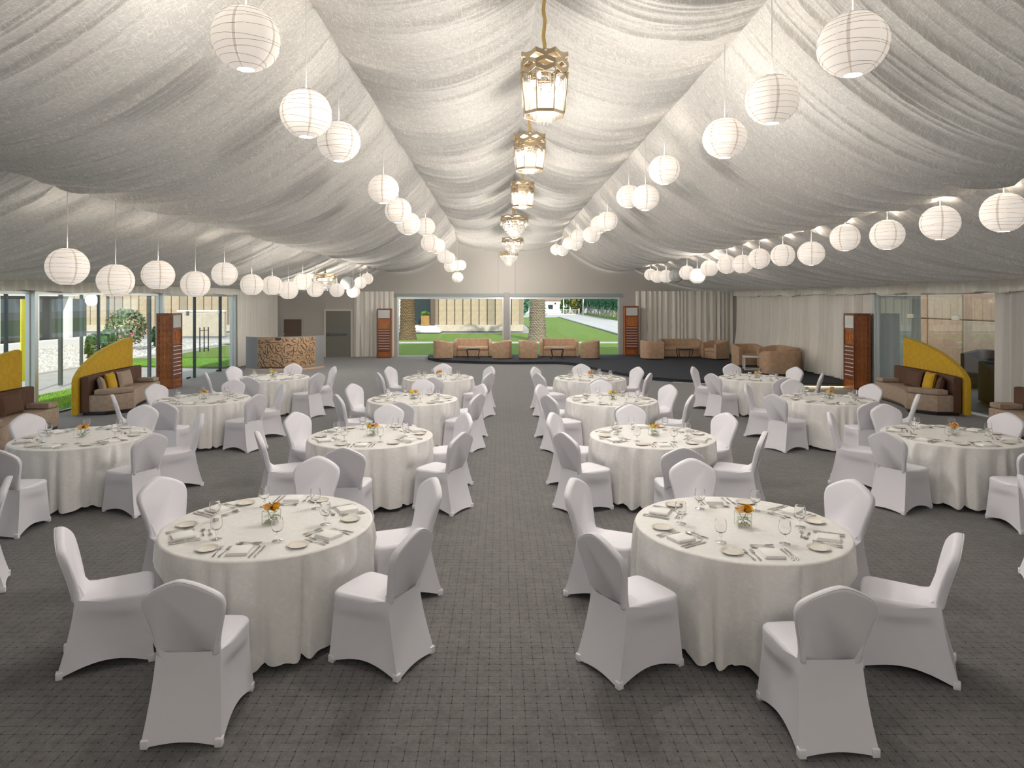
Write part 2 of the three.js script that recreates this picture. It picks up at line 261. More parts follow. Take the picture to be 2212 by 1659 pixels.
// ---- swagged lining: six strips hung between eaves, purlins and ridge; each strip sags and is gathered into folds across the tent
{
  const ceil = thing('ceiling', null, null, [0, 0, 0], 0, null, 'structure');
  const NT = 34, spans = [[-2.6, ZF + 0.06, 1900], [ZB, -2.6, 120]];
  const pins = [[XL, () => EAVE - 0.05], [-5.2, () => 3.84], [-1.85, (e) => 5.38 - 0.35 * e], [0.4, (e) => 5.8 - 1.15 * e], [2.6, (e) => 5.38 - 0.35 * e], [5.8, () => 3.84], [XR, () => EAVE - 0.05]];
  const sag = [0.36, 0.52, 0.34, 0.34, 0.52, 0.33];
  for (const [z0, z1, NZ] of spans) for (let s = 0; s < 6; s++) {
    const r = rng(900 + s), disp = new Float32Array((NZ + 1) * (NT + 1)), L = z0 - z1, zOf = (j) => { const v = j / NZ; return z0 - L * (0.45 * v + 0.55 * v * v); }, jOf = (z) => NZ * (-0.45 + Math.sqrt(0.2025 + 2.2 * clamp((z0 - z) / L, 0, 1))) / 1.1;   // rows lie closer at the near end
    const add = (zc, drift, wob, wid, dep, tA, tB) => {
      for (let i = 0; i <= NT; i++) {
        const t = i / NT; if (t < tA || t > tB) continue;
        const env = sstep(tA, tA + 0.18, t + (tA <= 0 ? 0.18 : 0)) * (1 - sstep(tB - 0.25, tB, t - (tB >= 1 ? 0.25 : 0)));
        const c = zc + drift * (t - 0.5) + wob * Math.sin(t * 3.1), w = wid * (0.6 + 0.9 * Math.sin(Math.PI * t)), j0 = Math.floor(jOf(c + 2 * w)), j1 = Math.ceil(jOf(c - 4 * w));
        for (let j = Math.max(0, j0); j <= Math.min(NZ, j1); j++) { const q = (c - zOf(j)) / w; disp[j * (NT + 1) + i] -= dep * env * (q > 0 ? Math.exp(-q * 1.1) : Math.exp(q * 4)); }
      }
    };
    for (let z = z0; z > z1; z -= 0.045 + 0.06 * r()) { const full = r(); add(z, (r() - 0.5) * 0.3, (r() - 0.5) * 0.14, 0.013 + 0.018 * r(), 0.009 + 0.02 * r(), full < 0.5 ? -0.01 : full < 0.75 ? 0.35 + r() * 0.3 : -0.01, full < 0.5 ? 1.01 : full < 0.75 ? 1.01 : 0.4 + r() * 0.3); }
    for (let z = z0; z > z1; z -= 0.35 + 0.7 * r()) add(z, (r() - 0.5) * 0.4, (r() - 0.5) * 0.22, 0.04 + 0.05 * r(), 0.04 + 0.05 * r(), -0.01, 1.01);      // overlaps between cloth widths
    for (let z = z0; z > z1; z -= 0.04) { const a = r() < 0.5; add(z, 0, (r() - 0.5) * 0.1, 0.014, 0.016, a ? -0.01 : 0.72 + 0.2 * r(), a ? 0.1 + 0.2 * r() : 1.01); }     // tight gathers at the purlins
    const g = sheet(NT, NZ, (u, v, i, j) => {
      const z = zOf(j), e = sstep(-27.2, -29.5, z) * 1.0, [xa, fa] = pins[s], [xb, fb] = pins[s + 1];
      const ya = fa(e) + 0.03 * noise(z * 0.9, s), yb = fb(e) + 0.03 * noise(z * 0.9, s + 1);
      const big = 1 + 0.14 * noise(z * 0.5, s * 7.1) + 0.05 * noise(z * 1.4, s * 3.3);
      const mid = s === 2 || s === 3, sg = sag[s] * big * (mid ? 1 - 0.55 * e : 1);
      const x = lerp(xa, xb, u), y = lerp(ya, yb, u) - sg * 4 * u * (1 - u) + disp[j * (NT + 1) + i] * sstep(0, 0.04, u) * sstep(1, 0.96, u);
      const along = u * Math.hypot(xb - xa, yb - ya);
      return [x, y, z + 0.06 * Math.sin(u * Math.PI) * noise(z * 0.7, s), along + s * 0.37, z];
    });
    part(ceil, 'lining_panel', g, M.lining);
  }
}
// ---- curtains
function drape(name, label, x0, z0, x1, z1, yTop, yBot, m, o = {}) {
  const L = Math.hypot(x1 - x0, z1 - z0), dx = (x1 - x0) / L, dz = (z1 - z0) / L, nx = -dz * (o.side ?? 1), nz = dx * (o.side ?? 1), seed = o.seed ?? 1, NU = Math.ceil(L / 0.022), NVV = 14;
  const g = sheet(NU, NVV, (u, v) => {
    const s = u * L, w = s * 26 + 5 * noise(s * 1.1, seed) * 2.2, amp = (o.amp ?? 0.04) * (0.65 + 0.7 * noise(s * 0.8, seed * 3.1) + 0.5);
    const flare = o.puff ? o.puff * sstep(0.55, 1, v) * (0.5 + noise(s * 0.45, seed * 1.7)) : 0;
    const off = amp * (Math.sin(w) + 0.35 * Math.sin(2.3 * w + 1) * (1 - 0.3 * v)) * (0.7 + 0.5 * v) + 0.05 + Math.max(0, flare);
    const lean = (o.lean ? o.lean(u, v) : 0), y = lerp(yTop, yBot, v) + (v === 1 ? 0.012 * noise(s * 3, seed) : 0);
    return [x0 + dx * (s + lean) + nx * off, y, z0 + dz * (s + lean) + nz * off, s, y];
  });
  return solo(name, g, m, label, 'curtain');
}
drape('curtain', 'beige pleated curtain beside the curved reception desk', XL, -25.0, XL, -29.6, 2.72, 0.02, M.curtain, { side: 1, seed: 2, amp: 0.05 });
drape('curtain', 'beige pleated curtain between the steel door and a carved wooden pylon', -6.35, ZF, -4.6, ZF, 2.85, 0.02, M.curtain, { side: 1, seed: 3 });
drape('curtain', 'long beige pleated curtain behind the tan sofa beside the garden window', 5.9, ZF, 10.1, ZF, 2.86, 0.13, M.curtain, { side: 1, seed: 4, amp: 0.045, puff: 0.1 });
drape('curtain', 'pale beige pleated curtain on side wall behind the tub chairs and white table', XR, -29.5, XR, -19.42, 2.80, 0.14, M.curtain, { side: 1, seed: 5, amp: 0.06, puff: 0.22 });
drape('curtain', 'white sheer curtain hanging beside the glass doors and a yellow sofa', XR, -14.1, XR, -9.6, 2.74, 0.03, M.sheer, { side: 1, seed: 6, amp: 0.05 });
// ruffled valances under the eaves
function valance(label, x, z0, z1, yTop, h, side, seed) {
  const L = Math.abs(z1 - z0), g = sheet(Math.ceil(L / 0.025), 5, (u, v) => { const s = u * L, w = s * 20 + 6 * noise(s * 0.9, seed); return [x + side * (0.05 + (0.02 + 0.035 * v) * Math.sin(w) + 0.02 * noise(s * 6, seed)), yTop - h * v * (1 + 0.18 * noise(s * 1.3, seed + 4)), lerp(z0, z1, u), s, v * h]; });
  return solo('valance', g, M.curtain, label, 'valance');
}
valance('pale ruffled valance along the top of the glass wall', XL + 0.12, -5, -29.6, 2.98, 0.32, 1, 3);
valance('cream ruffled valance along the top of the draped side wall', XR - 0.14, -9, -29.6, 3.0, 0.36, -1, 8);

// ---- glass side wall
{
  const posts = [-9.2, -14.2, -19.55, -24.9];
  posts.forEach((z, i) => { S('trim_' + (4 + i), merge([box(0.14, 2.75, 0.10, XL, 1.375, z), box(0.05, 2.75, 0.26, XL - 0.02, 1.375, z), box(0.20, 2.75, 0.035, XL, 1.375, z + 0.09)]), M.alu); });
  const bay = (n, za, zb, cuts, dark) => {
    const w = thing('window_' + n, null, null, [XL - 0.03, 0, 0], 0, null, 'structure'), zs = [za, ...cuts, zb];
    for (let i = 0; i + 1 < zs.length; i++) part(w, 'pane', box(0.012, 2.58, Math.abs(zs[i + 1] - zs[i]) - 0.012, 0, 1.32, (zs[i] + zs[i + 1]) / 2), M.glass);
    part(w, 'head_rail', box(0.08, 0.06, Math.abs(zb - za), 0, 2.63, (za + zb) / 2), M.alu);
    part(w, 'sill_rail', box(0.07, 0.03, Math.abs(zb - za), 0, 0.015, (za + zb) / 2), M.darkAlu);
    for (const z of dark) part(w, 'mullion', box(0.06, 2.6, 0.045, 0, 1.3, z), M.darkAlu);
  };
  bay(3, -5.2, -9.2, [-7.2], []);
  bay(4, -9.2, -14.2, [-11.0, -12.7], [-13.45]);
  bay(5, -14.2, -19.55, [-16.0, -17.8], [-16.55]);
  // double glass door with patch fittings
  const d = thing('door_3', null, null, [XL - 0.03, 0, 0], 0, null, 'structure');
  part(d, 'mullion', box(0.08, 2.6, 0.08, 0, 1.3, -23.75), M.darkAlu); part(d, 'mullion', box(0.07, 2.6, 0.07, 0, 1.3, -21.75), M.darkAlu);
  const side = (za, zb) => part(d, 'pane', box(0.012, 2.58, Math.abs(zb - za) - 0.012, 0, 1.32, (za + zb) / 2), M.glass);
  side(-19.6, -21.2); side(-23.75, -24.85);
  part(d, 'transom', box(0.012, 0.55, 2.5, 0, 2.34, -22.47), M.glass);
  for (const [za, zb, zh] of [[-21.22, -22.44, -22.3], [-22.48, -23.7, -22.62]]) {
    const l = part(d, 'door_leaf', box(0.012, 2.02, Math.abs(zb - za) - 0.01, 0, 1.03, (za + zb) / 2), M.glass);
    part(l, 'pull_handle', merge([cyl(0.016, 0.016, 0.8, 0.07, 1.18, zh), cyl(0.016, 0.016, 0.8, -0.07, 1.18, zh), bar([-0.07, 1.48, zh], [0.07, 1.48, zh], 0.012), bar([-0.07, 0.88, zh], [0.07, 0.88, zh], 0.012)]), M.black);
    part(l, 'patch_fitting', rbox(0.05, 0.06, 0.2, 0.008, 0, 0.05, zb > za ? zb + 0.1 : (za < -22 ? zb + 0.12 : za - 0.12)), M.black);
    part(l, 'patch_fitting', rbox(0.05, 0.14, 0.2, 0.008, 0, 2.06, za > -22 ? za - 0.02 : zb + 0.02), M.chrome);
  }
  part(d, 'head_rail', box(0.08, 0.06, 5.3, 0, 2.63, -22.2), M.alu);
}
// ---- glass side wall by the yellow sofa, drape side
{
  S('trim_8', merge([box(0.12, 2.75, 0.1, XR, 1.375, -18.75), box(0.05, 2.75, 0.2, XR + 0.02, 1.375, -18.75)]), M.alu);
  const d = thing('door_4', null, null, [XR + 0.03, 0, 0], 0, null, 'structure');
  const gl = (n, za, zb, y0, y1) => part(d, n, box(0.012, y1 - y0, Math.abs(zb - za) - 0.012, 0, (y0 + y1) / 2, (za + zb) / 2), M.glass);
  gl('pane', -18.7, -17.2, 0.03, 2.62); gl('transom', -17.2, -15.45, 2.08, 2.62); gl('pane', -15.45, -14.0, 0.03, 2.62);
  for (const [za, zb] of [[-17.2, -16.33], [-16.32, -15.45]]) gl('door_leaf', za, zb, 0.03, 2.06);
  for (const z of [-17.18, -15.47]) part(d, 'patch_fitting', rbox(0.05, 0.12, 0.22, 0.008, -0.01, 2.08, z), M.chrome);
  part(d, 'head_rail', box(0.08, 0.06, 4.8, 0, 2.64, -16.4), M.alu);
}
// ---------------------------------------------------------------- banquet chairs (stretch covers)
const chairSource = (() => {
  const c = new THREE.Group(); c.name = 'banquet_chair';
  const n = 14, corners = [[-0.180, -0.243], [-0.214, 0.222], [0.214, 0.222], [0.180, -0.243]], feet = [[-0.222, -0.345], [-0.225, 0.235], [0.225, 0.235], [0.222, -0.345]];
  const arch = [0.060, 0.035, 0.060, 0.022], pull = [0.020, 0.015, 0.020, 0.012], NU = n * 4, NV = 16;
  const skirtAt = (u, v) => {
    const q = Math.min(u * 4, 3.9999), k = Math.floor(q), A = corners[k], B = corners[(k + 1) % 4], a = feet[k], b = feet[(k + 1) % 4], f = u >= 1 ? 1 : q - k;
    const mid = Math.sin(Math.PI * f), tx = lerp(A[0], B[0], f), tz = lerp(A[1], B[1], f), bx = lerp(a[0], b[0], f), bz = lerp(a[1], b[1], f);
    const ox = [-1, 0, 1, 0][k], oz = [0, 1, 0, -1][k], rear = sstep(0.05, -0.24, tz), side = k === 0 || k === 2;
    const bow = (side ? 0.012 : 0.006) * mid * (1 - v), inn = -pull[k] * Math.pow(mid, 0.8) * Math.pow(v, 0.9) - (side ? 0.026 : 0.006) * Math.pow(mid, 0.7) * Math.sin(Math.PI * Math.pow(v, 0.8)) * sstep(0.1, 0.3, v);
    const frontEnd = tz > 0 ? Math.min(Math.abs(tx - 0.214) + Math.abs(tz - 0.222), Math.abs(tx + 0.214) + Math.abs(tz - 0.222)) : 1, cf = Math.pow(Math.max(0, 1 - frontEnd / 0.09), 1.6) * 0.020 * Math.pow(1 - v, 0.6);
    const ve = lerp(v, Math.pow(v, 1.45), rear), yt = 0.437 + 0.05 * rear, yb = 0.008 + arch[k] * Math.pow(mid, 1.15), y = lerp(yt, yb, v);
    return [lerp(tx, bx, ve) + ox * (bow + inn) - Math.sign(tx) * cf, y, lerp(tz, bz, ve) + oz * (bow + inn) - cf, u * 1.8, y];
  };
  part(c, 'skirt', smooth(sheet(NU, NV, skirtAt), 0.62), M.cover);
  // seat pad with a filleted rise into the backrest
  const seatS = new THREE.Shape(); seatS.moveTo(-0.182, 0.22); seatS.lineTo(-0.212, -0.14); seatS.quadraticCurveTo(-0.215, -0.222, -0.14, -0.23); seatS.quadraticCurveTo(0, -0.245, 0.14, -0.23); seatS.quadraticCurveTo(0.215, -0.222, 0.212, -0.14); seatS.lineTo(0.182, 0.22); seatS.closePath();
  const seat = extrude(seatS, 0.03, 0.028, 5, 10); seat.rotateX(-Math.PI / 2); at(seat, 0, 0.425, 0);
  const dome = sheet(16, 16, (u, v) => { const x0 = (u - 0.5) * 2, z0 = (v - 0.5) * 2, x = x0 * Math.sqrt(1 - 0.16 * z0 * z0 * (z0 > 0 ? 1 : 0)), z = z0 * Math.sqrt(1 - 0.14 * x0 * x0), w = lerp(0.160, 0.190, v); return [x * w, 0.4815 + 0.014 * (1 - x0 * x0) * (1 - z0 * z0), lerp(-0.2, 0.212, (z + 1) / 2)]; });
  const zb = (y) => { const h = y - 0.42; return -0.222 - 0.15 * h - 0.20 * h * h; };      // middle surface of the backrest
  const fillet = sheet(12, 12, (u, v) => { const x = (u - 0.5) * 2, w = lerp(0.176, 0.172, v), y0 = 0.64, z0 = zb(y0) + 0.026, y1 = 0.494, z1 = zb(0.494) + 0.03, y2 = 0.487, z2 = -0.05, a = (1 - v) * (1 - v), b = 2 * v * (1 - v), d = v * v, e = Math.pow(Math.abs(x), 2.2), py = v < 0.5 ? lerp(y0, y1 - 0.02, v * 2) : lerp(y1 - 0.02, y2 - 0.006, v * 2 - 1), pz = v < 0.5 ? lerp(z0, z1, v * 2) : lerp(z1, z2, v * 2 - 1); return [x * w, lerp(a * y0 + b * y1 + d * y2, py, e), lerp(a * z0 + b * z1 + d * z2, pz - 0.016 * (1 - v), e)]; });
  part(c, 'seat', smooth(merge([seat, dome, fillet]), 0.8), M.cover);
  // backrest with a crown top and a waist at the seat; its foot runs down inside the skirt
  const half = [[0.085, 0.36], [0.130, 0.42], [0.170, 0.465], [0.178, 0.53], [0.190, 0.60], [0.212, 0.69], [0.226, 0.755], [0.227, 0.795], [0.213, 0.833], [0.178, 0.864], [0.118, 0.899], [0.055, 0.926]];
  const outline = [...half, [0, 0.938], ...half.slice().reverse().map(([x, y]) => [-x, y])];
  const back = extrude(shapeOf(outline, true), 0.012, 0.024, 6);
  bend(back, (v) => { v.z += zb(v.y) - 0.006 + (v.y < 0.475 ? (0.475 - v.y) * 0.8 + (0.475 - v.y) * (0.475 - v.y) * 6 : 0); });
  part(c, 'backrest', smooth(back, 0.85), M.cover);
  const rim = outline.slice(3, -3).map(([x, y]) => [x * 0.972, y - 0.004, zb(y) - 0.022]);
  part(c, 'piping', tube(rim, 0.003, 70, 5), M.coverHem);
  for (const [x, z] of feet) part(c, 'foot_pocket', smooth(rbox(0.042, 0.048, 0.042, 0.004, x - Math.sign(x) * 0.0205, 0.025, z - Math.sign(z) * 0.0205), 0.6), M.coverHem);
  return c;
})();
// ---------------------------------------------------------------- tables
const TABLES = [   // x, z, row from the platform, column, side
  [-1.78, -5.28, 'fourth', 'aisle', 'glass-side'], [-1.64, -8.68, 'third', 'aisle', 'glass-side'], [-1.52, -11.9, 'second', 'aisle', 'glass-side'], [-1.37, -15.2, 'first', 'aisle', 'glass-side'],
  [1.83, -5.22, 'fourth', 'aisle', 'drape-side'], [1.93, -8.68, 'third', 'aisle', 'drape-side'], [1.93, -11.82, 'second', 'aisle', 'drape-side'], [1.99, -15.1, 'first', 'aisle', 'drape-side'],
  [-5.26, -8.6, 'third', 'outer', 'glass-side'], [-5.17, -11.9, 'second', 'outer', 'glass-side'], [-5.05, -15.2, 'first', 'outer', 'glass-side'],
  [5.74, -8.7, 'third', 'outer', 'drape-side'], [5.71, -11.9, 'second', 'outer', 'drape-side'], [5.65, -15.1, 'first', 'outer', 'drape-side'],
].map(([x, z, row, col, side]) => ({ x, z, name: `${side} ${col} table, ${row} row from platform` }));
const TOP = 0.757;
const SEATS = [90, 30, -30, -90, -150, 150].map((a, i) => ({ a: rad(a), R: i === 0 ? 1.15 : i === 3 ? 1.08 : 1.0 }));
function clothGeometry(seed) {
  const NU = 220, prof = [];     // (radius or null, y) rows from the centre out
  for (const r of [0.02, 0.25, 0.5, 0.68, 0.76]) prof.push([r, TOP]);
  prof.push([0.772, TOP - 0.002], [0.779, TOP - 0.006], [0.782, TOP - 0.012], [0.782, TOP - 0.012, 0]);
  for (let k = 1; k <= 18; k++) prof.push([null, TOP - 0.012 - (TOP - 0.042) * k / 18, k / 18]);
  return sheet(NU, prof.length - 1, (u, v, i, j) => {
    const [r0, y0, d] = prof[j], th = u * TAU, c = Math.cos(th), s = Math.sin(th);
    if (r0 !== null) return d === 0 ? [c * r0, y0, s * r0, th * 0.8, y0] : [c * r0, y0, s * r0, c * r0, s * r0];
    const nz = noise(c * 2.2 + seed * 9, s * 2.2), nz2 = noise(c * 5 + seed * 5, s * 5, 2);
    const w = th * 20 + 6 * nz + 3 * nz2, fold = Math.abs(Math.sin(w / 2)), sharp = Math.pow(fold, 0.9) * (0.8 + 0.5 * noise(c * 3 + seed, s * 3, 7));
    let r = 0.782 + 0.025 * Math.sqrt(d) + (0.125 * sharp - 0.065) * Math.pow(d, 0.58) + 0.008 * noise(c * 9, s * 9, d * 3 + seed);
    let y = y0 + d * d * d * 0.04 * (1 - sharp);
    for (const { a, R } of SEATS) {      // a seat pushed in under the edge presses the cloth back
      let da = Math.abs(th - ((a % TAU) + TAU) % TAU); da = Math.min(da, TAU - da);
      const lim = R - 0.262, off = Math.sin(da) * lim;
      if (da < 1 && off < 0.42) { const k = 1 - sstep(0.21, 0.40, off), h = 1 - sstep(0.46, 0.60, y); const maxr = lim / Math.max(0.8, Math.cos(da)); if (r > maxr) r = lerp(r, maxr, k * h); }
    }
    return [c * r, y, s * r, th * 0.8, y];
  }, true);
}
const clothGeos = [1, 2, 3].map(clothGeometry);
const tableSource = (() => {
  const t = new THREE.Group(); t.name = 'round_table'; const m = mat([0.35, 0.24, 0.15], { roughness: 0.6 });
  part(t, 'tabletop', cyl(0.765, 0.765, 0.03, 0, TOP - 0.02, 0, 48), m);
  for (const [x, z] of [[0.4, 0.4], [-0.4, 0.4], [-0.4, -0.4], [0.4, -0.4]]) part(t, 'leg', bar([x, 0, z], [x * 0.85, TOP - 0.035, z * 0.85], 0.016, 8), M.black);
  return t;
})();
// ---- flatware, along z with the handle towards the diner (+z)
const handle = (len, z0, w) => { const g = extrude(shapeOf([[-0.0022, z0], [0.0022, z0], [0.003, z0 + len * 0.45], [w, z0 + len * 0.88], [w * 0.8, z0 + len], [-w * 0.8, z0 + len], [-w, z0 + len * 0.88], [-0.003, z0 + len * 0.45]]), 0.0022); g.rotateX(Math.PI / 2); return at(g, 0, 0.0034, 0); };
function forkGeo(L) {
  const h = handle(L * 0.62, -L * 0.12, 0.0085), list = [h];
  const head = extrude(shapeOf([[-0.003, -L * 0.11], [0.003, -L * 0.11], [0.012, -L * 0.20], [0.012, -L * 0.27], [-0.012, -L * 0.27], [-0.012, -L * 0.20]]), 0.002); head.rotateX(Math.PI / 2); list.push(at(head, 0, 0.0034, 0));
  for (let i = 0; i < 4; i++) list.push(box(0.0033, 0.002, L * 0.24, -0.0100 + i * 0.0067, 0.0024, -L * 0.38));
  return smooth(bend(merge(list), (v) => { v.y += 0.004 * Math.pow(clamp(-v.z / (L * 0.5), 0, 1), 2) + 0.003 * Math.sin(clamp((v.z + L * 0.12) / (L * 0.62), 0, 1) * Math.PI); }), 0.4);
}
function spoonGeo(L) {
  const bowl = sheet(16, 6, (u, v) => { const a = u * TAU, r = v; return [Math.cos(a) * 0.0165 * r, 0.0012 + 0.006 * r * r, -L * 0.34 + Math.sin(a) * 0.028 * r]; }, true);
  const bowl2 = sheet(16, 6, (u, v) => { const a = -u * TAU, r = v; return [Math.cos(a) * 0.0168 * r, 0.0006 + 0.0062 * r * r, -L * 0.34 + Math.sin(a) * 0.0283 * r]; }, true);
  return smooth(merge([bowl, bowl2, bend(handle(L * 0.66, -L * 0.18, 0.0085), (v) => { v.y += 0.004 * Math.sin(clamp((v.z + L * 0.18) / (L * 0.66), 0, 1) * Math.PI) + (v.z < -L * 0.1 ? 0.003 : 0); })]), 0.5);
}
function knifeGeo(L) {
  const b = extrude(shapeOf([[-0.004, 0.0], [0.0045, 0.0], [0.0085, -0.02], [0.0085, -L * 0.40], [0.004, -L * 0.5], [-0.004, -L * 0.47]]), 0.0012); b.rotateX(Math.PI / 2); at(b, 0, 0.0042, 0);
  return smooth(merge([b, rbox(0.012, 0.007, L * 0.5, 0.003, 0, 0.0036, L * 0.25)]), 0.5);
}
const plateTex = canvasTexture(1024, 128, (c, w, h) => {
  c.fillStyle = '#f6f3ec'; c.fillRect(0, 0, w, h); c.fillStyle = '#a88a5c'; c.fillRect(0, h * 0.20, w, 2); c.fillRect(0, h * 0.44, w, 2);
  for (let i = 0; i < 42; i++) { const x = (i + 0.5) * w / 42; c.beginPath(); c.ellipse(x, h * 0.32, 6, 10, 0, 0, TAU); c.fill(); c.fillStyle = '#f6f3ec'; c.beginPath(); c.ellipse(x, h * 0.32, 4, 7, 0, 0, TAU); c.fill(); c.fillStyle = '#a88a5c'; }
}, true);
const plateMat = mat([0.93, 0.92, 0.90], { map: plateTex, roughness: 0.15, clearcoat: 0.4 });
const plateGeo = (() => { const g = lathe([[0.078, 0.0135], [0.0775, 0.0145], [0.072, 0.0135], [0.062, 0.0095], [0.054, 0.006], [0.048, 0.0045], [0.03, 0.004], [0.0005, 0.004]], 48); const uv = g.attributes.uv, p = g.attributes.position; for (let i = 0; i < p.count; i++) { const r = Math.hypot(p.getX(i), p.getZ(i)); uv.setXY(i, uv.getX(i), 1 - clamp((0.08 - r) / 0.05, 0, 0.98)); } return g; })();
const plateUnder = lathe([[0.078, 0.0135], [0.06, 0.0055], [0.046, 0.002], [0.044, 0.0], [0.040, 0.0], [0.039, 0.002], [0.0005, 0.0022]], 40);
const gobletGeos = { bowl: lathe([[0.0003, 0.0585], [0.016, 0.060], [0.029, 0.070], [0.0355, 0.086], [0.037, 0.104], [0.0345, 0.128], [0.0325, 0.142], [0.0318, 0.1424], [0.0311, 0.142], [0.033, 0.128], [0.0352, 0.104], [0.0338, 0.087], [0.0275, 0.0725], [0.015, 0.0635], [0.0003, 0.062]], 28), stem: lathe([[0.0003, 0.0583], [0.006, 0.0582], [0.0042, 0.050], [0.0075, 0.043], [0.0075, 0.038], [0.0042, 0.031], [0.0038, 0.012], [0.006, 0.0082], [0.0003, 0.0081]], 14), foot: lathe([[0.0003, 0.0080], [0.006, 0.0078], [0.02, 0.004], [0.033, 0.0025], [0.0335, 0.0012], [0.033, 0.0004], [0.0003, 0.0004]], 28) };
const napkinGeo = (() => { const list = []; for (let i = 0; i < 4; i++) list.push(rbox(0.136 - i * 0.003, 0.0055, 0.155 - i * 0.002, 0.0022, i * 0.0012, 0.0028 + i * 0.0052, i * 0.0016)); const fold = new THREE.CylinderGeometry(0.0105, 0.0105, 0.15, 10, 1, false, 0, Math.PI).rotateX(Math.PI / 2).translate(0.065, 0.0107, 0.001); list.push(fold); return smooth(bend(merge(list), (v) => { v.y += 0.003 * clamp(v.y / 0.017, 0, 1) * noise(v.x * 22, v.z * 22, 4); }), 0.6); })();
for (const k in gobletGeos) gobletGeos[k].scale(1.14, 1.14, 1.14);
const SRC = {};
const src = (name, build) => { const g = new THREE.Group(); g.name = name; build(g); SRC[name] = g; };
src('bread_plate', (g) => { part(g, 'face', plateGeo, plateMat, 'white face with gold ornamental rim band'); part(g, 'underside', plateUnder, M.china); });
src('water_goblet', (g) => { part(g, 'bowl', gobletGeos.bowl, M.goblet); part(g, 'stem', gobletGeos.stem, M.goblet); part(g, 'foot', gobletGeos.foot, M.goblet); });
const solid = (name, geo, m) => { const s = new THREE.Mesh(geo, m); s.name = name; s.castShadow = s.receiveShadow = true; SRC[name] = s; };
solid('folded_napkin', napkinGeo, M.napkin); solid('table_knife', knifeGeo(0.215), M.steel); solid('dinner_fork', forkGeo(0.195), M.steel); solid('dessert_fork', forkGeo(0.165), M.steel); solid('dessert_spoon', spoonGeo(0.17), M.steel);
function place(name, pos, turn, label, category, group) {
  const c = SRC[name].clone(); c.name = numbered(name); c.userData = { label, category, group }; c.position.set(...pos); c.rotation.y = turn; scene.add(c); return c;
}
// ---- rose bowls
const petal = (R, h, open, a0, wid) => sheet(6, 5, (u, v) => { const a = a0 + (u - 0.5) * wid * (1 - 0.25 * v * v), r = R * (0.3 + 0.7 * Math.sin(v * 1.6)) * (1 + open * v * v * 0.6), y = h * v - open * 0.25 * h * v * v * v + 0.002 * Math.cos((u - 0.5) * 6) * v; return [Math.cos(a) * r, y, Math.sin(a) * r]; });
function roseGeo(size, seed) { const r = rng(seed), list = [], rings = [[3, 0.34, 1.30, -0.9, 2.3], [5, 0.60, 1.25, -0.55, 1.7], [6, 0.82, 1.08, -0.15, 1.5], [6, 1.0, 0.80, 0.35, 1.45]]; rings.forEach(([n, R, h, open, wid], q) => { for (let k = 0; k < n; k++) list.push(petal(size * R, size * h * (0.95 + 0.1 * r()), open, k * TAU / n + q * 0.7 + r() * 0.25, wid)); }); return smooth(merge(list), 1.2); }
const leafGeo = (len, wid) => sheet(4, 6, (u, v) => { const w = Math.sin(Math.PI * Math.pow(v, 0.8)) * wid; return [(u - 0.5) * 2 * w, 0.18 * len * v * (1 - v) * 3 - Math.abs(u - 0.5) * -0.01, len * v]; });
const RM = { orange: mat([0.98, 0.50, 0.04], { roughness: 0.6 }), yellow: mat([1.0, 0.66, 0.05], { roughness: 0.6 }), peach: mat([1.0, 0.62, 0.26], { roughness: 0.6 }), leaf: mat([0.06, 0.19, 0.03], { roughness: 0.5 }), stem: mat([0.09, 0.17, 0.03], { roughness: 0.6 }), bud: mat([0.75, 0.65, 0.08], { roughness: 0.6 }), baby: mat([0.85, 0.83, 0.75], { roughness: 0.8 }), pebble: mat([0.45, 0.42, 0.30], { roughness: 0.8 }), water: mat([0.92, 0.97, 0.88], { transmission: 1, roughness: 0, thickness: 0, ior: 1.33 }) };
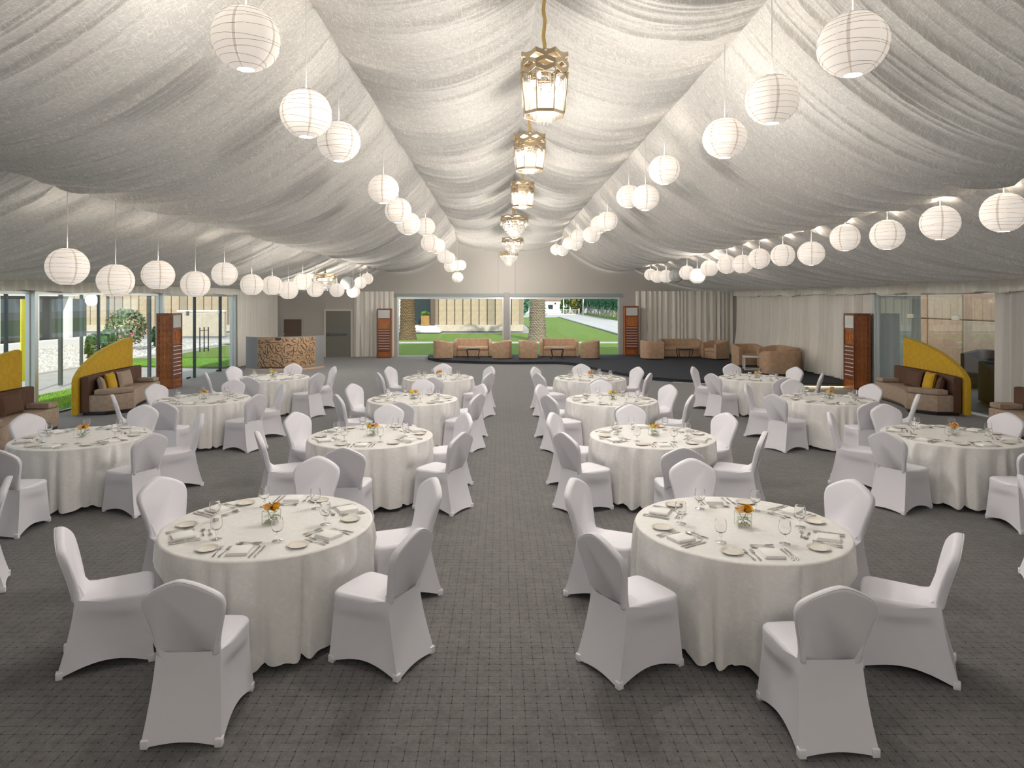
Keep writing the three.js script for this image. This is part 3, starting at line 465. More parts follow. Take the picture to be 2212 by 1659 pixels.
function vaseSource(k) {
  const r = rng(300 + k), g = new THREE.Group(); g.name = 'rose_bowl'; const W = 0.105, Hh = 0.105, t = 0.004;
  const ring = shapeOf([[-W / 2, -W / 2], [W / 2, -W / 2], [W / 2, W / 2], [-W / 2, W / 2]]), hl = new THREE.Path(); hl.setFromPoints([[-1, -1], [-1, 1], [1, 1], [1, -1]].map(([a, b]) => new THREE.Vector2(a * (W / 2 - t), b * (W / 2 - t)))); ring.holes.push(hl);
  part(g, 'glass_wall', at(extrude(ring, Hh - 0.006, 0.0006, 1).rotateX(-Math.PI / 2), 0, 0.005, 0), M.vase); part(g, 'glass_base', rbox(W - 2.2 * t, 0.010, W - 2.2 * t, 0.002, 0, 0.0055, 0), M.vase);
  const e = W / 2 - t / 2, eb = []; for (const y of [0.006, Hh - 0.001]) for (const q of [-1, 1]) eb.push(box(W, 0.0035, 0.0035, 0, y, q * e), box(0.0035, 0.0035, W - 0.008, q * e, y, 0)); for (const a of [-1, 1]) for (const b of [-1, 1]) eb.push(box(0.0036, Hh - 0.012, 0.0036, a * e, Hh / 2, b * e));
  part(g, 'glass_edges', merge(eb), M.glassEdge);
  part(g, 'water', box(W - 0.012, 0.001, W - 0.012, 0, 0.062, 0), RM.water);
  const pb = []; for (let i = 0; i < 36; i++) pb.push(at(new THREE.IcosahedronGeometry(0.005 + 0.004 * r(), 0), (r() - 0.5) * 0.08, 0.016 + 0.006 * r(), (r() - 0.5) * 0.08)); part(g, 'pebbles', merge(pb), RM.pebble);
  const heads = [[-0.032, 0.125, 0.012, k % 3 === 1 ? RM.yellow : RM.peach, 0.036], [0.036, 0.135, -0.012, k % 2 ? RM.peach : RM.yellow, 0.034]]; if (k === 0) heads[1][3] = RM.orange;
  heads.forEach(([x, y, z, m, s], i) => {
    const b = part(g, 'rose', roseGeo(s, 40 + k * 5 + i), m); b.position.set(x, y - 0.02, z); b.rotation.set((r() - 0.5) * 0.8 + 0.35, r() * 6, (x < 0 ? 0.5 : -0.5));
    part(g, 'stem', tube([[x, y - 0.018, z], [x * 0.4, 0.07, z * 0.5], [-x * 0.6, 0.02, -z]], 0.0025, 10, 5), RM.stem);
  });
  for (let i = 0; i < 9; i++) { const a = i * 0.75 + r(), up = i < 5; const l = part(g, 'leaf', leafGeo(0.045 + 0.02 * r(), 0.013), RM.leaf); l.position.set(Math.cos(a) * 0.012, up ? 0.10 + 0.02 * r() : 0.035 + 0.03 * r(), Math.sin(a) * 0.012); l.rotation.set(up ? -0.5 - r() * 0.5 : 0.2 + r() * 0.4, Math.PI / 2 - a, 0, 'YXZ'); }
  const bud = []; for (let i = 0; i < 12; i++) { const a = k + r() * 0.8, q = 0.045 + 0.025 * r(); bud.push(at(new THREE.IcosahedronGeometry(0.004, 1), Math.cos(a) * q, 0.10 + 0.045 * r(), Math.sin(a) * q)); } part(g, 'berry_spray', merge(bud), k % 2 ? RM.baby : RM.bud);
  return g;
}
const vases = [0, 1, 2, 3].map(vaseSource);
const FLOWERS = ['orange and peach', 'yellow and peach', 'yellow and peach', 'peach'];
TABLES.forEach((tb, ti) => {
  const { x: cx, z: cz, name } = tb, r = rng(70 + ti * 13), spin = rad(-2.2 + (r() - 0.5) * 3);
  const t = tableSource.clone(); t.name = numbered('round_table'); scene.add(t); t.position.set(cx, 0, cz); tag(t, `round folding table under the white cloth, ${name}`, 'table', 'round banquet tables');
  const cl = solo('tablecloth', clothGeos[ti % 3], M.cloth, `white damask tablecloth on the ${name}`, 'tablecloth', 'damask tablecloths'); cl.position.set(cx, 0, cz); cl.rotation.y = 0;
  const vs = vases[ti % 4].clone(); vs.name = numbered('rose_bowl'); scene.add(vs); vs.position.set(cx + 0.02, TOP + 0.001, cz + 0.02); vs.rotation.y = (r() - 0.5) * 0.8 + (ti % 4 === 2 ? 3 : 0);
  tag(vs, `square glass bowl of roses on the ${name}`, 'flowers', 'rose bowls on the tables');
  SEATS.forEach(({ a, R }, k) => {
    const jr = 0.05 * r(), ja = (r() - 0.5) * 0.05, A = a + ja, px = cx + Math.cos(A) * (R + jr), pz = cz + Math.sin(A) * (R + jr);
    const ch = chairSource.clone(); ch.name = numbered('banquet_chair'); scene.add(ch); ch.position.set(px, 0, pz); ch.rotation.y = Math.atan2(-Math.cos(A), -Math.sin(A)) + (r() - 0.5) * 0.10;
    const aisle = (tb.x < 0) === (Math.cos(a) > 0);
    const seatName = k === 0 ? 'seat facing platform' : k === 3 ? 'seat backing platform' : `${aisle ? 'aisle' : 'wall'} flank ${Math.sin(a) < 0 ? 'nearer' : 'farther from'} platform`;
    tag(ch, `white covered chair, ${seatName}, ${name}`, 'chair', 'covered chairs, ' + name);
    // one place setting
    const o = [Math.cos(a), Math.sin(a)], q = [Math.sin(a), -Math.cos(a)], base = Math.PI / 2 - a, lb = (s) => `${s}, ${seatName}, ${name}`, gp = (s) => s + ', ' + name;
    const j = (m) => (r() - 0.5) * m;
    const put = (n, da, db, turn, label, cat) => { const A2 = da + j(0.012), B2 = db + j(0.012); place(n, [cx + q[0] * A2 + o[0] * B2, TOP + 0.0015, cz + q[1] * A2 + o[1] * B2], base + turn, lb(label), cat, gp(cat + 's')); };
    put('folded_napkin', 0.0, 0.61, j(0.24), 'folded white napkin', 'napkin');
    put('bread_plate', -0.245, 0.565, j(1), 'gold-rimmed bread plate', 'plate');
    put('dinner_fork', -0.148, 0.62, 0.05 + j(0.06), 'outer dinner fork', 'fork');
    put('dinner_fork', -0.103, 0.62, -0.02 + j(0.06), 'inner dinner fork', 'fork');
    put('table_knife', 0.105, 0.61, j(0.1), 'inner table knife', 'knife');
    put('table_knife', 0.142, 0.605, j(0.1), 'outer table knife', 'knife');
    put('dessert_spoon', 0.0, 0.475, Math.PI / 2 + j(0.2), 'steel dessert spoon', 'spoon');
    put('dessert_fork', 0.01, 0.435, -Math.PI / 2 + j(0.24), 'small dessert fork', 'fork');
    put('water_goblet', 0.185, 0.405, j(1), 'clear water goblet', 'goblet');
  });
});
// chairs of two further tables that reach into the picture
for (const [x, z, tx, tz, label] of [[-4.60, -5.80, -5.6, -5.2, 'white covered chair alone at the edge of the aisle by the glass wall'], [4.90, -5.85, 6.0, -5.2, 'white covered chair alone at the edge of the aisle by the drapes']]) {
  const c = chairSource.clone(); c.name = numbered('banquet_chair'); scene.add(c); c.position.set(x, 0, z); c.rotation.y = Math.atan2(tx - x, tz - z); tag(c, label, 'chair', 'covered chairs at outer tables');
}
// ---------------------------------------------------------------- paper lanterns
const LR = 0.238;
const lanternVariant = (seed, lit) => {
  const r = rng(seed), nM = 10, NU = 40, NVv = 20, topA = 0.27, botA = Math.PI - 0.27;
  const ribs = Array.from({ length: 10 }, (_, k) => ({ th: lerp(topA + 0.14, botA - 0.16, (k + 0.5) / 10) + (r() - 0.5) * 0.08, a: (r() - 0.5) * 0.26, p: r() * TAU, b: (r() - 0.5) * 0.10 }));
  const squash = 0.95;
  const pt = (th, ph, R = LR) => { const poly = 1 - 0.012 * (1 - Math.cos(ph * nM)) * Math.sin(th); return [Math.sin(th) * Math.cos(ph) * R * poly, Math.cos(th) * R * squash, Math.sin(th) * Math.sin(ph) * R * poly]; };
  const shade = sheet(NU, NVv, (u, v) => pt(lerp(topA, botA, v), u * TAU), true);
  const strips = []; for (let k = 0; k < nM; k += 1) if (k % 2 === 0) strips.push(sheet(1, 16, (u, v) => pt(lerp(topA, botA, v), (k + 0.5) * TAU / nM + (u - 0.5) * 0.10, LR * 1.003)));
  const wires = ribs.map((q) => new THREE.TubeGeometry(new THREE.CatmullRomCurve3(Array.from({ length: 24 }, (_, i) => { const ph = i * TAU / 24; return V(...pt(q.th + q.a * Math.sin(ph + q.p) + q.b * Math.sin(2 * ph), ph, LR * 1.002)); }), true), 48, 0.0011, 4, true));
  const ring = (th) => new THREE.TorusGeometry(Math.sin(th) * LR, 0.0022, 5, 28).rotateX(Math.PI / 2).translate(0, Math.cos(th) * LR * squash, 0);
  return { shade, strips, wires: merge(wires), mouths: [ring(topA), ring(botA)], spread: bar([-Math.sin(botA) * LR, Math.cos(botA) * LR * squash, 0], [Math.sin(botA) * LR, Math.cos(botA) * LR * squash, 0], 0.0012, 4) };
};
const lanterns = [lanternVariant(11), lanternVariant(12), lanternVariant(13)];
const LM = {
  paper: mat([0.82, 0.78, 0.72], { roughness: 0.8, specularIntensity: 0.1, emissive: new THREE.Color().setRGB(1.0, 0.89, 0.79), emissiveIntensity: 0.36 }),
  strip: mat([0.52, 0.47, 0.42], { roughness: 0.9, emissive: new THREE.Color().setRGB(1.0, 0.86, 0.74), emissiveIntensity: 0.27 }),
  dim: mat([0.66, 0.68, 0.69], { roughness: 0.95 }), dimStrip: mat([0.45, 0.46, 0.46], { roughness: 0.95 }),
  wire: mat([0.004, 0.003, 0.002], { roughness: 0.6 }), cord: mat([0.62, 0.60, 0.57], { roughness: 0.6 }),
  bulb: mat([1, 0.95, 0.88], { roughness: 0.5, emissive: new THREE.Color().setRGB(1.0, 0.88, 0.72), emissiveIntensity: 9 }),
};
const bulbGeo = new THREE.SphereGeometry(0.045, 16, 12);
const lightColor = new THREE.Color().setRGB(1.0, 0.945, 0.875);
function lantern([x, y, z], top, k, label, group, lit = true) {
  const g = thing('paper_lantern', label, 'lantern', [x, y, z], (k * 1.7) % TAU, group), v = lanterns[k % 3];
  part(g, 'paper_shade', v.shade, lit ? LM.paper : LM.dim); for (const s of v.strips) part(g, 'paper_seam', s, lit ? LM.strip : LM.dimStrip); part(g, 'wire_ribs', v.wires, LM.wire); for (const q of v.mouths) part(g, 'mouth_ring', q, LM.wire); part(g, 'spreader', v.spread, LM.wire);
  part(g, 'cord', bar([0, LR * 0.2, 0], [0, top - y, 0], 0.0045, 6), LM.cord);
  if (lit) {
    part(g, 'bulb', bulbGeo, LM.bulb);
    const l = new THREE.PointLight(lightColor, LANTERN_POWER); l.name = 'lantern_light'; l.position.set(x, y, z); l.castShadow = true; l.shadow.radius = 8; scene.add(l);
  }
  return g;
}
const ROWS = [
  ['paper lantern from the garden wall, high row, glass side of the chandeliers', 'high lanterns, glass side', 5.42, [[-1.8, 4.33, -4.84], [-1.8, 4.21, -6.34], [-1.8, 4.25, -7.63], [-1.8, 4.19, -10.54], [-1.8, 4.06, -12.07], [-1.8, 3.98, -13.41], [-1.8, 4.25, -16.49], [-1.8, 3.95, -17.58], [-1.8, 4.03, -19.52], [-1.8, 3.89, -22.12], [-1.8, 3.94, -23.92], [-1.8, 3.71, -24.81], [-1.77, 3.88, -27.75], [-1.65, 3.94, -28.65], [-1.76, 3.42, -28.3]]],
  ['paper lantern from the garden wall, low row near the glass wall', 'low lanterns, glass side', 3.9, [[-5.2, 2.88, -8.21], [-5.2, 2.74, -9.24], [-5.2, 2.86, -10.39], [-5.2, 2.75, -11.66], [-5.2, 2.97, -12.89], [-5.2, 2.8, -14.31], [-5.2, 2.81, -15.59], [-5.2, 2.72, -16.78], [-5.2, 2.96, -18.0], [-5.2, 2.78, -19.22], [-5.2, 2.79, -21.79], [-5.2, 3.06, -23.31], [-5.2, 2.78, -24.2], [-5.2, 3.12, -25.4], [-5.2, 3.31, -26.72]]],
  ['paper lantern from the garden wall, high row, drape side of the chandeliers', 'high lanterns, drape side', 5.42, [[2.5, 4.29, -4.84], [2.5, 4.32, -6.28], [2.5, 4.28, -7.6], [2.5, 4.46, -10.39], [2.5, 4.24, -11.74], [2.5, 4.49, -13.26], [2.5, 4.32, -15.89], [2.5, 4.37, -17.07], [2.5, 4.26, -18.62], [2.5, 4.52, -21.69], [2.5, 4.35, -22.62], [2.5, 4.53, -24.58], [2.5, 4.46, -27.31], [2.35, 4.6, -28.7]]],
  ['paper lantern from the garden wall, low row near the draped wall', 'low lanterns, drape side', 3.9, [[5.76, 3.48, -7.81], [5.76, 3.49, -8.94], [5.76, 3.45, -10.16], [5.76, 3.52, -11.4], [5.76, 3.34, -12.64], [5.76, 3.39, -13.91], [5.76, 3.4, -15.17], [5.76, 3.33, -16.21], [5.76, 3.37, -17.34], [5.76, 3.35, -18.8], [5.76, 3.18, -19.94], [5.76, 3.32, -21.03], [5.76, 3.28, -22.3], [5.76, 3.3, -23.67], [5.76, 3.33, -24.99], [5.76, 3.45, -26.14]]],
];
// the rows go on over and behind the camera
ROWS[0][3].push([-1.8, 4.2, 1.2], [-1.8, 4.3, 2.8], [-1.8, 4.2, 4.4]); ROWS[2][3].push([2.5, 4.2, 1.2], [2.5, 4.3, 2.8], [2.5, 4.2, 4.4]);
ROWS[1][3].push([-5.2, 2.8, 0.2], [-5.2, 2.9, 2.2], [-5.2, 2.8, 4.2]); ROWS[3][3].push([5.76, 3.4, 0.2], [5.76, 3.4, 2.2], [5.76, 3.4, 4.2]);
const ORD = 'first second third fourth fifth sixth seventh eighth ninth tenth eleventh twelfth thirteenth fourteenth fifteenth sixteenth seventeenth eighteenth nineteenth twentieth twenty-first'.split(' ');
ROWS.forEach(([label, group, top, list], ri) => list.forEach((p, k) => {
  const nth = ORD[list.filter((q) => q[2] < p[2]).length];
  const off = (ri === 1 && k === 11) || (ri === 3 && k === 12);
  lantern(p, top, k + ri * 5, off ? (ri === 1 ? 'unlit grey paper globe lantern near the glass wall' : 'unlit grey paper globe lantern near the draped wall') : `${nth} lit ${label}`, off ? 'unlit lanterns' : group, !off);
}));
// ---------------------------------------------------------------- chandeliers
function octBand(R, y, h, wave, phase, n = 8, th = 0.006) {     // faceted strip that weaves up and down
  const out = [];
  for (let i = 0; i < n * 2; i++) {
    const a0 = i * TAU / (n * 2), a1 = (i + 1) * TAU / (n * 2), rr = (i) => (i % 2 ? R * Math.cos(Math.PI / n) * 1.0 : R), y0 = y + wave * (i % 2 ? phase : -phase), y1 = y + wave * (i % 2 ? -phase : phase);
    const p0 = [Math.cos(a0) * rr(i), Math.sin(a0) * rr(i)], p1 = [Math.cos(a1) * rr(i + 1), Math.sin(a1) * rr(i + 1)];
    const q = (p, yy, s, e) => [p[0] * s, yy + e, p[1] * s], k = 1 - th / R;
    const v = [q(p0, y0, 1, -h / 2), q(p1, y1, 1, -h / 2), q(p1, y1, 1, h / 2), q(p0, y0, 1, h / 2), q(p0, y0, k, -h / 2), q(p1, y1, k, -h / 2), q(p1, y1, k, h / 2), q(p0, y0, k, h / 2)];
    const f = [[0, 3, 2], [0, 2, 1], [4, 5, 6], [4, 6, 7], [3, 7, 6], [3, 6, 2], [0, 1, 5], [0, 5, 4]], g = new THREE.BufferGeometry(), pos = [];
    f.forEach((t) => t.forEach((i2) => pos.push(...v[i2]))); g.setAttribute('position', new THREE.Float32BufferAttribute(pos, 3)); g.computeVertexNormals(); out.push(g);
  }
  return merge(out);
}
const prism = (w, h) => { const g = new THREE.CylinderGeometry(w, w * 0.75, h * 0.85, 6, 1).toNonIndexed(); g.computeVertexNormals(); const t = at(new THREE.ConeGeometry(w * 0.75, h * 0.15, 6).rotateX(Math.PI), 0, -h * 0.5, 0).toNonIndexed(); t.computeVertexNormals(); return merge([g, t]); };
function chandelier(x, y, z, R, drop, kind, label, top, group) {   // y: underside of the gold band
  const g = thing('chandelier', label, 'chandelier', [x, y, z], kind ? 0.2 : Math.PI / 8, group), bh = kind ? R * 0.42 : R * 0.85;
  for (let k = 0; k < 3; k++) part(g, 'gold_band', octBand(R * (1 + 0.015 * (k % 2)), bh * (0.16 + k * 0.34), bh * 0.22, bh * 0.09, k % 2 ? 1 : -1), M.gold);
  part(g, 'top_plate', merge([cyl(R * 0.9, R * 0.9, 0.012, 0, bh * 0.95, 0, 8), cyl(0.05, 0.07, 0.05, 0, bh + 0.02, 0, 12)]), M.gold);
  part(g, 'cord_sleeve', smooth(tube(Array.from({ length: 14 }, (_, i) => { const q = i / 13; return [0.006 * Math.sin(i * 2.1), lerp(bh + 0.03, top - y, q), 0.006 * Math.cos(i * 1.7)]; }), 0.02, 40, 8), 1.2), M.sleeve);
  const tiers = kind ? 6 : 5;
  for (let k = 0; k < tiers; k++) {
    const f = k / tiers, rr = kind ? R * (0.97 - 0.88 * f) : R * (0.86 - 0.72 * f), ln = kind ? drop * 0.24 : drop * 0.62, y0 = kind ? -drop * 0.86 * f * 0.98 : -drop * (0.02 + 0.42 * f), n = Math.max(6, Math.round(rr * TAU / 0.042)), list = [];
    for (let i = 0; i < n; i++) { const a = (i + 0.5 * (k % 2)) * TAU / n; list.push(at(prism(0.011, ln), Math.cos(a) * rr, y0 - ln / 2, Math.sin(a) * rr)); }
    const t = part(g, 'crystal_tier', merge(list), M.crystal);
    part(t, 'tier_ring', new THREE.TorusGeometry(rr, 0.004, 5, 32).rotateX(Math.PI / 2).translate(0, y0, 0), M.gold);
  }
  if (!kind) {   // cage rods and lower ring of the narrow lantern type
    const rods = []; for (let i = 0; i < 8; i++) { const a = i * TAU / 8; rods.push(bar([Math.cos(a) * R, 0.02, Math.sin(a) * R], [Math.cos(a) * R * 0.84, -drop * 0.82, Math.sin(a) * R * 0.84], 0.006, 5)); }
    part(g, 'cage_rods', merge(rods), M.gold); part(g, 'lower_ring', octBand(R * 0.84, -drop * 0.82, 0.03, 0, 0), M.gold);
  }
  const bulbs = kind ? 6 : 9, bm = new THREE.SphereGeometry(0.022, 10, 8).scale(1, 1.5, 1);
  for (let i = 0; i < bulbs; i++) { const ring = i % 3, a = i * TAU / bulbs * 1.0 + 0.3, rr = R * 0.55; const b = part(g, 'bulb', bm, LM.bulb); b.position.set(Math.cos(a) * rr, kind ? -0.03 : -drop * (0.05 + 0.13 * ring), Math.sin(a) * rr); }
  { const b = part(g, 'bulb', bm, LM.bulb); b.position.set(0, -drop * 0.35, 0); }
  const l = new THREE.PointLight(lightColor, CHANDELIER_POWER); l.name = 'chandelier_light'; l.position.set(x, y - drop - 0.3, z); l.castShadow = true; l.shadow.radius = 9; scene.add(l);
  return g;
}
chandelier(0.44, 4.70, -6.8, 0.25, 0.46, 0, 'narrow gold chandelier with a tall crystal cage, first along the ridge', 6.0, null);
chandelier(0.43, 4.66, -9.9, 0.245, 0.36, 0, 'narrow gold chandelier hung second along the ridge', 5.9, null);
chandelier(0.45, 4.62, -13.6, 0.25, 0.34, 0, 'narrow gold chandelier hung third along the ridge', 5.9, null);
chandelier(0.40, 4.62, -18.7, 0.39, 0.46, 1, 'wide tiered crystal chandelier midway along the ridge', 5.9, null);
chandelier(0.45, 4.48, -23.8, 0.39, 0.46, 1, 'wide tiered crystal chandelier second from the garden wall', 5.9, null);
chandelier(0.36, 4.26, -27.4, 0.37, 0.44, 1, 'wide tiered crystal chandelier hung by the garden windows', 5.5, null);
// one more behind the camera, like the rest of the ridge row
chandelier(0.44, 4.68, 1.6, 0.25, 0.46, 0, 'narrow gold chandelier over the camera end of the ridge', 5.9, null);
chandelier(-5.83, 3.19, -22.8, 0.39, 0.42, 1, 'wide tiered crystal chandelier above the reception desk', 3.55, null);
// ---------------------------------------------------------------- lounge platform
const PY = 0.11;
{
  const front = [[-3.05, -28.9], [-2.95, -28.3], [-2.35, -27.2], [-1.0, -26.55], [0.4, -26.3], [1.6, -26.35], [2.3, -26.3], [2.9, -25.6], [3.25, -24.6], [3.6, -23.5], [4.1, -22.15], [4.8, -21.0], [6.0, -20.2], [7.46, -19.7], [8.68, -19.45], [10.2, -19.3]];
  const c = new THREE.SplineCurve(front.map(([x, z]) => new THREE.Vector2(x, -z))).getPoints(90);
  const pts = [...c, new THREE.Vector2(XR - 0.02, -ZF - 0.02), new THREE.Vector2(-3.1, -ZF - 0.02)];
  const s = new THREE.Shape(); s.setFromPoints(pts);
  const g = extrude(s, PY); g.rotateX(-Math.PI / 2);
  const st = thing('lounge_platform', 'low curved platform with dark blue-grey carpet under the tan sofas', 'platform');
  part(st, 'deck', metreUV(g, 1.2), mat([1, 1, 1], { map: T.stageCarpet, roughness: 0.97 }));
  const edge = c.map((p) => V(p.x, PY - 0.016, -p.y));
  part(st, 'nosing', new THREE.TubeGeometry(new THREE.CatmullRomCurve3(edge), 160, 0.012, 6), M.black);
  // light strip at the foot of the riser
  const led = mat([1, 0.8, 0.5], { emissive: new THREE.Color().setRGB(1, 0.72, 0.32), emissiveIntensity: 3.5 });
  const strip = [[8.2, -19.52], [8.7, -19.42], [9.3, -19.36], [9.85, -19.3]];
  part(st, 'led_strip', tube(strip.map(([x, z]) => [x, 0.022, z]), 0.012, 20, 6), led, 'glowing amber light strip');
  const la = new THREE.RectAreaLight(new THREE.Color().setRGB(1, 0.68, 0.3), 6, 1.7, 0.04); la.name = 'led_light'; la.position.set(9.0, 0.03, -19.36); la.lookAt(9.0, -0.1, -17); scene.add(la);
  part(st, 'edge_trim', tube([[5.2, 0.008, -20.55], [5.7, 0.008, -20.32], [6.2, 0.008, -20.12]], 0.01, 12, 5), M.white);
}
// ---------------------------------------------------------------- tan tub seats
function tub(name, w, d, label, category, pos, turn, o = {}) {
  const g = thing(name, label, category, pos, turn, o.group), th = 0.13, h = o.h ?? 0.73, ro = Math.min(0.34, d * 0.45), hw = w / 2, hd = d / 2;
  const s = new THREE.Shape(); s.moveTo(-hw, hd); s.lineTo(-hw, -hd + ro); s.quadraticCurveTo(-hw, -hd, -hw + ro, -hd); s.lineTo(hw - ro, -hd); s.quadraticCurveTo(hw, -hd, hw, -hd + ro); s.lineTo(hw, hd); s.lineTo(hw - th, hd);
  const ri = Math.max(0.05, ro - th * 0.6); s.lineTo(hw - th, -hd + th + ri); s.quadraticCurveTo(hw - th, -hd + th, hw - th - ri, -hd + th); s.lineTo(-hw + th + ri, -hd + th); s.quadraticCurveTo(-hw + th, -hd + th, -hw + th, -hd + th + ri); s.lineTo(-hw + th, hd); s.closePath();
  const sh = extrude(s, h - 0.09, 0.035, 4, 10); sh.rotateX(Math.PI / 2); at(sh, 0, h - 0.035, 0);
  bend(sh, (v) => { if (v.y > 0.4) v.y -= 0.10 * sstep(-hd + 0.2, hd, v.z); v.x += Math.sign(v.x) * 0.02 * Math.sin(clamp(v.y / h, 0, 1) * Math.PI); });
  part(g, 'shell', smooth(metreUV(sh), 0.7), o.m ?? M.tan);
  part(g, 'seat_cushion', smooth(metreUV(rbox(w - 2 * th - 0.01, 0.15, d - th - 0.02, 0.05, 0, 0.355, th / 2 - 0.005, 4)), 0.8), o.m ?? M.tan);
  part(g, 'front_apron', smooth(metreUV(rbox(w - 2 * th - 0.006, 0.27, d - th - 0.06, 0.02, 0, 0.155, th / 2 - 0.01)), 0.8), o.m ?? M.tan);
  for (const [x, z] of [[-1, 1], [1, 1], [1, -1], [-1, -1]]) part(g, 'foot', cyl(0.022, 0.018, 0.03, x * (hw - 0.16), 0.015, z * (hd - 0.16), 8), M.black);
  if (o.studs) { const l = []; for (const sx of [-1, 1]) for (let i = 0; i < 12; i++) l.push(at(new THREE.SphereGeometry(0.008, 6, 5), sx * (hw - 0.03), 0.06 + i * 0.045, hd + 0.002)); part(g, 'stud_row', merge(l), M.gold); }
  return g;
}
const E90 = Math.PI / 2;
tub('tub_armchair', 0.80, 0.76, 'tan velvet tub chair at the glass-side end of the lounge platform', 'armchair', [-2.32, PY, -27.75], E90 + 0.15);
tub('tub_sofa', 1.58, 0.80, 'tan velvet tub sofa before the palm-trunk window pane, window post side', 'sofa', [-1.13, PY, -28.75], 0);
tub('tub_armchair', 0.80, 0.76, 'tan velvet tub chair just beside the grey window post, glass side', 'armchair', [0.10, PY, -27.7], -E90 - 0.1);
tub('tub_armchair', 0.80, 0.76, 'tan velvet tub chair just beside the grey window post, drape side', 'armchair', [1.14, PY, -27.7], E90 - 0.05);
tub('tub_sofa', 1.60, 0.80, 'tan velvet tub sofa before the driveway window', 'sofa', [2.47, PY, -28.75], 0);
tub('tub_armchair', 0.80, 0.76, 'tan velvet tub chair before the driveway window, towards the drapes', 'armchair', [3.66, PY, -27.7], -E90 - 0.15);
tub('tub_armchair', 0.88, 0.78, 'tan velvet tub chair beside the carved pylon on the platform', 'armchair', [6.10, PY, -27.6], E90 + 0.1);
tub('tub_sofa', 1.70, 0.80, 'tan velvet tub sofa against the long beige curtain', 'sofa', [7.52, PY, -28.6], 0);
tub('tub_armchair', 0.92, 0.80, 'tan velvet tub chair in the corner of the two curtains', 'armchair', [8.75, PY, -27.55], -E90 + 0.35);
tub('tub_armchair', 1.0, 0.80, 'tan velvet tub chair with studded arm behind the white table', 'armchair', [8.98, PY, -24.85], 0.15, { studs: true, h: 0.76 });
tub('tub_armchair', 1.08, 0.80, 'tan velvet tub chair turned back-on beside the white table', 'armchair', [8.95, PY, -21.85], Math.PI - 0.15, { h: 0.74 });
tub('tub_sofa', 1.75, 0.82, 'tan velvet tub sofa along the draped side wall', 'sofa', [9.55, PY, -23.3], -E90 + 0.05, { h: 0.78 });
// small dark tables with cabriole legs
function cabriole(label, pos, w, d, h = 0.45) {
  const g = thing('coffee_table', label, 'table', pos, 0), dk = mat([0.035, 0.02, 0.018], { roughness: 0.25, clearcoat: 0.6 });
  part(g, 'table_top', smooth(rbox(w, 0.03, d, 0.012, 0, h - 0.015, 0), 0.8), mat([0.30, 0.28, 0.28], { roughness: 0.12, clearcoat: 0.8 }));
  part(g, 'apron', merge([box(w - 0.06, 0.04, 0.015, 0, h - 0.05, d / 2 - 0.04), box(w - 0.06, 0.04, 0.015, 0, h - 0.05, -d / 2 + 0.04), box(0.015, 0.04, d - 0.06, w / 2 - 0.04, h - 0.05, 0), box(0.015, 0.04, d - 0.06, -w / 2 + 0.04, h - 0.05, 0)]), dk);
  for (const [sx, sz] of [[-1, 1], [1, 1], [1, -1], [-1, -1]]) { const X = sx * (w / 2 - 0.05), Z = sz * (d / 2 - 0.05); part(g, 'leg', merge([tube([[X, h - 0.03, Z], [X + sx * 0.03, h * 0.78, Z + sz * 0.02], [X, h * 0.4, Z], [X - sx * 0.012, h * 0.15, Z], [X + sx * 0.03, 0.02, Z + sz * 0.02]], 0.016, 16, 7), at(new THREE.SphereGeometry(0.022, 8, 6), X + sx * 0.035, 0.022, Z + sz * 0.022)]), dk); }
}
cabriole('dark glossy cabriole-leg table before the palm-trunk window', [-1.08, PY, -27.5], 0.54, 0.46);
cabriole('dark glossy cabriole-leg table before the driveway window', [2.30, PY, -27.5], 0.50, 0.46);
cabriole('dark glossy cabriole-leg table before the long beige curtain', [7.42, PY, -27.45], 0.60, 0.46);
{
  const g = thing('side_table', 'white low table among the tub chairs by the draped wall', 'table', [8.60, PY, -23.25], -0.25);
  part(g, 'table_top', smooth(rbox(0.62, 0.03, 0.62, 0.008, 0, 0.44, 0)), M.white);
  for (const [x, z] of [[-1, 1], [1, 1], [1, -1], [-1, -1]]) part(g, 'leg', box(0.035, 0.42, 0.035, x * 0.28, 0.214, z * 0.28), M.white);
  for (const z of [-0.28, 0.28]) part(g, 'stretcher', box(0.56, 0.03, 0.03, 0, 0.02, z), M.white);
}
